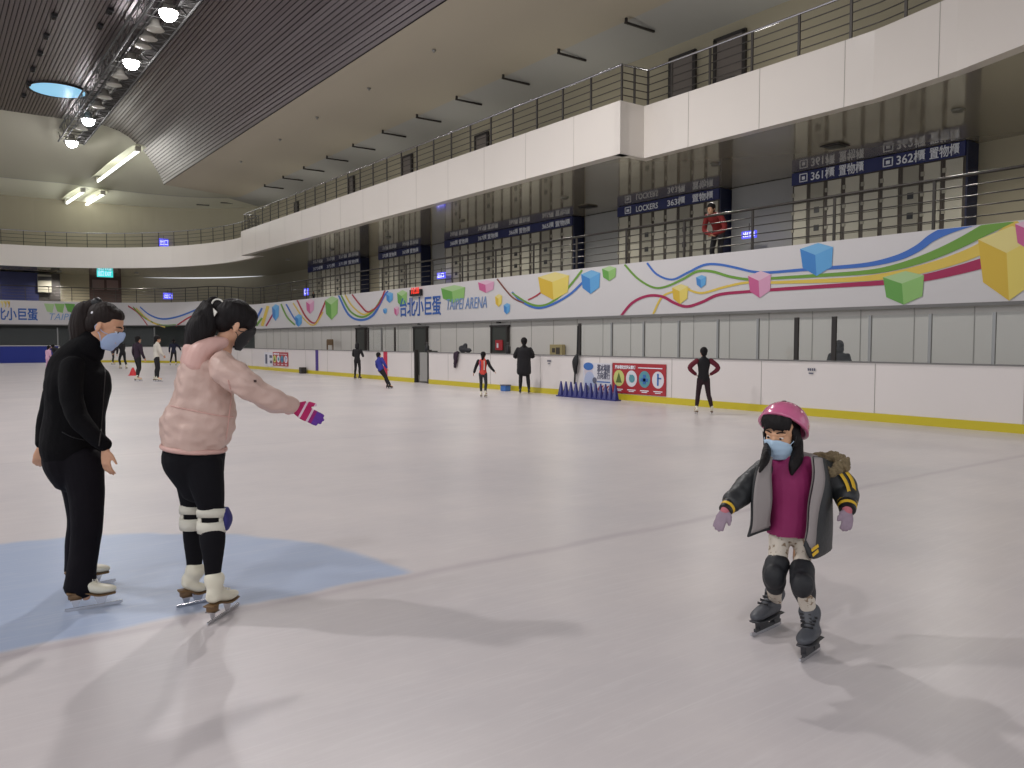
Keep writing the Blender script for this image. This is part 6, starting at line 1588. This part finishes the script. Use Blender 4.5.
mb = MB(); disc(mb, ya - W_ * 0.42, za + Hh * 0.42, 0.08, xo=0.004); disc(mb, ya - W_ * 0.14, za + Hh * 0.14, 0.09, xo=0.004); mb.build('drawing_gloves', M['signgrey'], o)
MB().box2((x, ya - W_ * 0.95, za + Hh * 0.36), (x + 0.003, ya - W_ * 0.5, za + Hh * 0.4)).build('rule_line', M['signblue'], o)
def red_poster(px0, px1, py0, py1, label):
    o, ya, yb, za, zb_ = poster(px0, px1, py0, py1, M['signred'], label)
    W_ = ya - yb; Hh = zb_ - za
    text_mesh('lettering', '溜冰場安全注意事項', Hh * 0.13, (x, ya - W_ * 0.05, za + Hh * 0.82), (0, -1, 0), M['text'], o, bold=0.003, width=W_ * 0.4)
    MB().box2((x, yb + W_ * 0.06, za + Hh * 0.85), (x + 0.003, yb + W_ * 0.5, za + Hh * 0.88)).build('header_rule', M['text'], o)
    for q, (cm, im) in enumerate(((M['signyellow'], M['green_d']), (M['signwhite'], M['teal']), (M['teal'], M['signblue']), (M['signwhite'], M['signblue']))):
        cy = ya - W_ * (0.13 + q * 0.245); cz = za + Hh * 0.5
        m1 = MB(); disc(m1, cy, cz, W_ * 0.105, ry=Hh * 0.27); pd = m1.build('pictogram_disc', cm, o)
        m2 = MB(); xx = x - 0.004
        if q == 0: m2.prism([(xx, cy + W_ * 0.06, cz - Hh * 0.15), (xx, cy - W_ * 0.06, cz - Hh * 0.15), (xx, cy, cz + Hh * 0.2)], (0.003, 0, 0))
        elif q == 1: disc(m2, cy - W_ * 0.01, cz, W_ * 0.055, ry=Hh * 0.13, xo=0.004); m2.box((xx, cy, cz + Hh * 0.1), (0.003, W_ * 0.07, Hh * 0.06))
        elif q == 2: m2.box((xx, cy, cz), (0.003, W_ * 0.05, Hh * 0.3)); m2.box((xx, cy, cz - Hh * 0.02), (0.003, W_ * 0.13, Hh * 0.1))
        else: m2.box((xx, cy, cz - Hh * 0.03), (0.003, W_ * 0.03, Hh * 0.3)); disc(m2, cy, cz + Hh * 0.16, W_ * 0.018, ry=Hh * 0.045, xo=0.004); m2.box((xx, cy - W_ * 0.03, cz + Hh * 0.05), (0.003, W_ * 0.06, Hh * 0.05))
        m2.build('pictogram', im, pd)
        MB().box((x, cy, za + Hh * 0.13), (0.003, W_ * 0.16, Hh * 0.03)).box((x, cy, za + Hh * 0.08), (0.003, W_ * 0.1, Hh * 0.025)).build('caption_line', M['text'], o)
red_poster(612.5, 666, 364.5, 392.5, 'red safety poster with four round pictograms, nearest the blue cones')
# the pair of posters repeated far along the boards
a = onX(265, 360, BX - 0.02); red_poster(273, 288, 352.5, 365.5, 'small far red safety poster on the boards beyond the outstretched glove')
o, ya, yb, za, zb_ = poster(264.5, 273, 352.5, 365.5, M['signwhite'], 'small far white poster left of the far red poster')
W_ = ya - yb; Hh = zb_ - za
MB().box2((x, yb + W_ * 0.1, za + Hh * 0.2), (x + 0.003, yb + W_ * 0.35, za + Hh * 0.4)).box2((x, yb + W_ * 0.1, za + Hh * 0.6), (x + 0.003, yb + W_ * 0.4, za + Hh * 0.8)).box2((x, ya - W_ * 0.35, za + Hh * 0.15), (x + 0.003, ya - W_ * 0.12, za + Hh * 0.85)).build('poster_print', M['signgrey'], o)
# small notices printed on the boards
for (px, py, lab) in ((811, 371, 'small grey printed notice on the white boards below the dark posts'), (549, 362, 'small grey printed notice on the boards below the tan wall box')):
    c = onX(px, py, BX - 0.015); n_ = empty('board_label', c, lab, 'label')
    m1 = MB()
    for q in range(4): m1.box((c.x, c.y + 0.06 - q * 0.045, c.z + 0.03), (0.004, 0.028, 0.05))
    m1.box((c.x, c.y, c.z - 0.045), (0.004, 0.1, 0.025)); m1.build('label_print', M['signgrey'], n_)
# dark strap hanging down the boards from the glass post, dark garment over the boards, things on the ledge
c0 = onX(578, 326, BX - 0.05); c1 = onX(574.5, 384, BX - 0.05)
st_ = empty('hanging_strap', (c0.x, c0.y, c1.z), 'long dark strap and gloves hanging on the glass post above the white poster', 'strap')
MB().path([c0, onX(577.5, 345, BX - 0.06), onX(577, 358, BX - 0.07), onX(575, 372, BX - 0.05), c1], 0.022, 8).build('strap_band', M['black'], st_)
f_ = Form(); f_.loft([(onX(577, 355, BX - 0.09), 0.04), (onX(575.5, 361, BX - 0.1), 0.11, 0.06), (onX(575, 366, BX - 0.1), 0.09, 0.05), (onX(575.5, 373, BX - 0.08), 0.04)], V((0, 1, 0))); f_.skin('gloves', M['black'], st_, 0.01, 3)
c0 = onX(456, 353.5, BX - 0.06)
f_ = Form(); f_.loft([(c0 + V((0.1, 0, 0.03)), 0.07, 0.04), (c0, 0.12, 0.05), (onX(455.5, 360, BX - 0.07), 0.11, 0.04), (onX(455, 367, BX - 0.06), 0.06, 0.035)], V((0, 1, 0)))
tag(f_.skin('hanging_garment', CL['plum'], None, 0.012, 3, crumple=0.012, cscale=12), 'dark plum garment draped over the top of the boards', 'garment')
def on_ledge(px, py=350): q = onX(px, py, BX + 0.06); return V((BX + 0.06, q.y, 1.085))
c = on_ledge(465)
f_ = Form(); f_.blob(c + V((0, 0.1, 0.12)), (0.1, 0.22, 0.12)); f_.blob(c + V((0, -0.15, 0.08)), (0.09, 0.18, 0.08)); f_.blob(c + V((0, -0.02, 0.22)), (0.05, 0.1, 0.08))
tag(f_.skin('bag', CL['grey'], None, 0.014, 3, crumple=0.02, cscale=14), 'crumpled dark bag lying on top of the boards', 'bag')
for px, lab in ((427, 'small black bottle standing on the boards beside the open gate'), (508, 'small black bottle standing on the boards below the notice doorway')):
    c = on_ledge(px); bt = empty('bottle', c, lab, 'bottle')
    MB().lathe(c, [(0, 0), (0.07, 0), (0.08, 0.03), (0.08, 0.2), (0.04, 0.25), (0.035, 0.27)], 14).build('bottle_body', M['black'], bt)
    MB().lathe(c, [(0.04, 0.27), (0.045, 0.33), (0, 0.34)], 12).build('bottle_cap', M['dark'], bt)
c = on_ledge(331); MB()
c = onX(505.5, 392, BX - 0.25); bx_ = empty('step_box', (c.x, c.y, 0), 'small blue and grey box on the ice against the yellow kick plate', 'box')
MB().box((c.x, c.y, 0.08), (0.2, 0.26, 0.16)).build('box_body', M['signblue'], bx_, bevel=0.02); MB().box((c.x, c.y, 0.175), (0.22, 0.28, 0.03)).build('box_lid', M['signgrey'], bx_, bevel=0.01)
c = onX(331, 352, WX - 0.25); ch_ = empty('wall_chair', (c.x, c.y, 1.0), 'small brown rack standing against the wall left of the standing person in black', 'rack')
m1 = MB()
for yy in (-0.35, 0.35): m1.box((WX - 0.3, c.y + yy, 0.75), (0.05, 0.06, 1.5))
m1.build('rack_post', M['skin_brown'], ch_); MB().box((WX - 0.3, c.y, 1.4), (0.05, 0.7, 0.3)).box((WX - 0.3, c.y, 0.9), (0.05, 0.7, 0.12)).build('rack_panel', M['skin_brown'], ch_)
for px in (307,):
    c = onZ(px, 372.5); q = empty('puck_box', (BX - 0.25, c.y, 0), 'small dark box on the ice at the foot of the far boards', 'box'); MB().box((BX - 0.2, onX(307, 370, BX).y, 0.14), (0.25, 0.3, 0.28)).build('box_body', M['dark'], q, bevel=0.02)
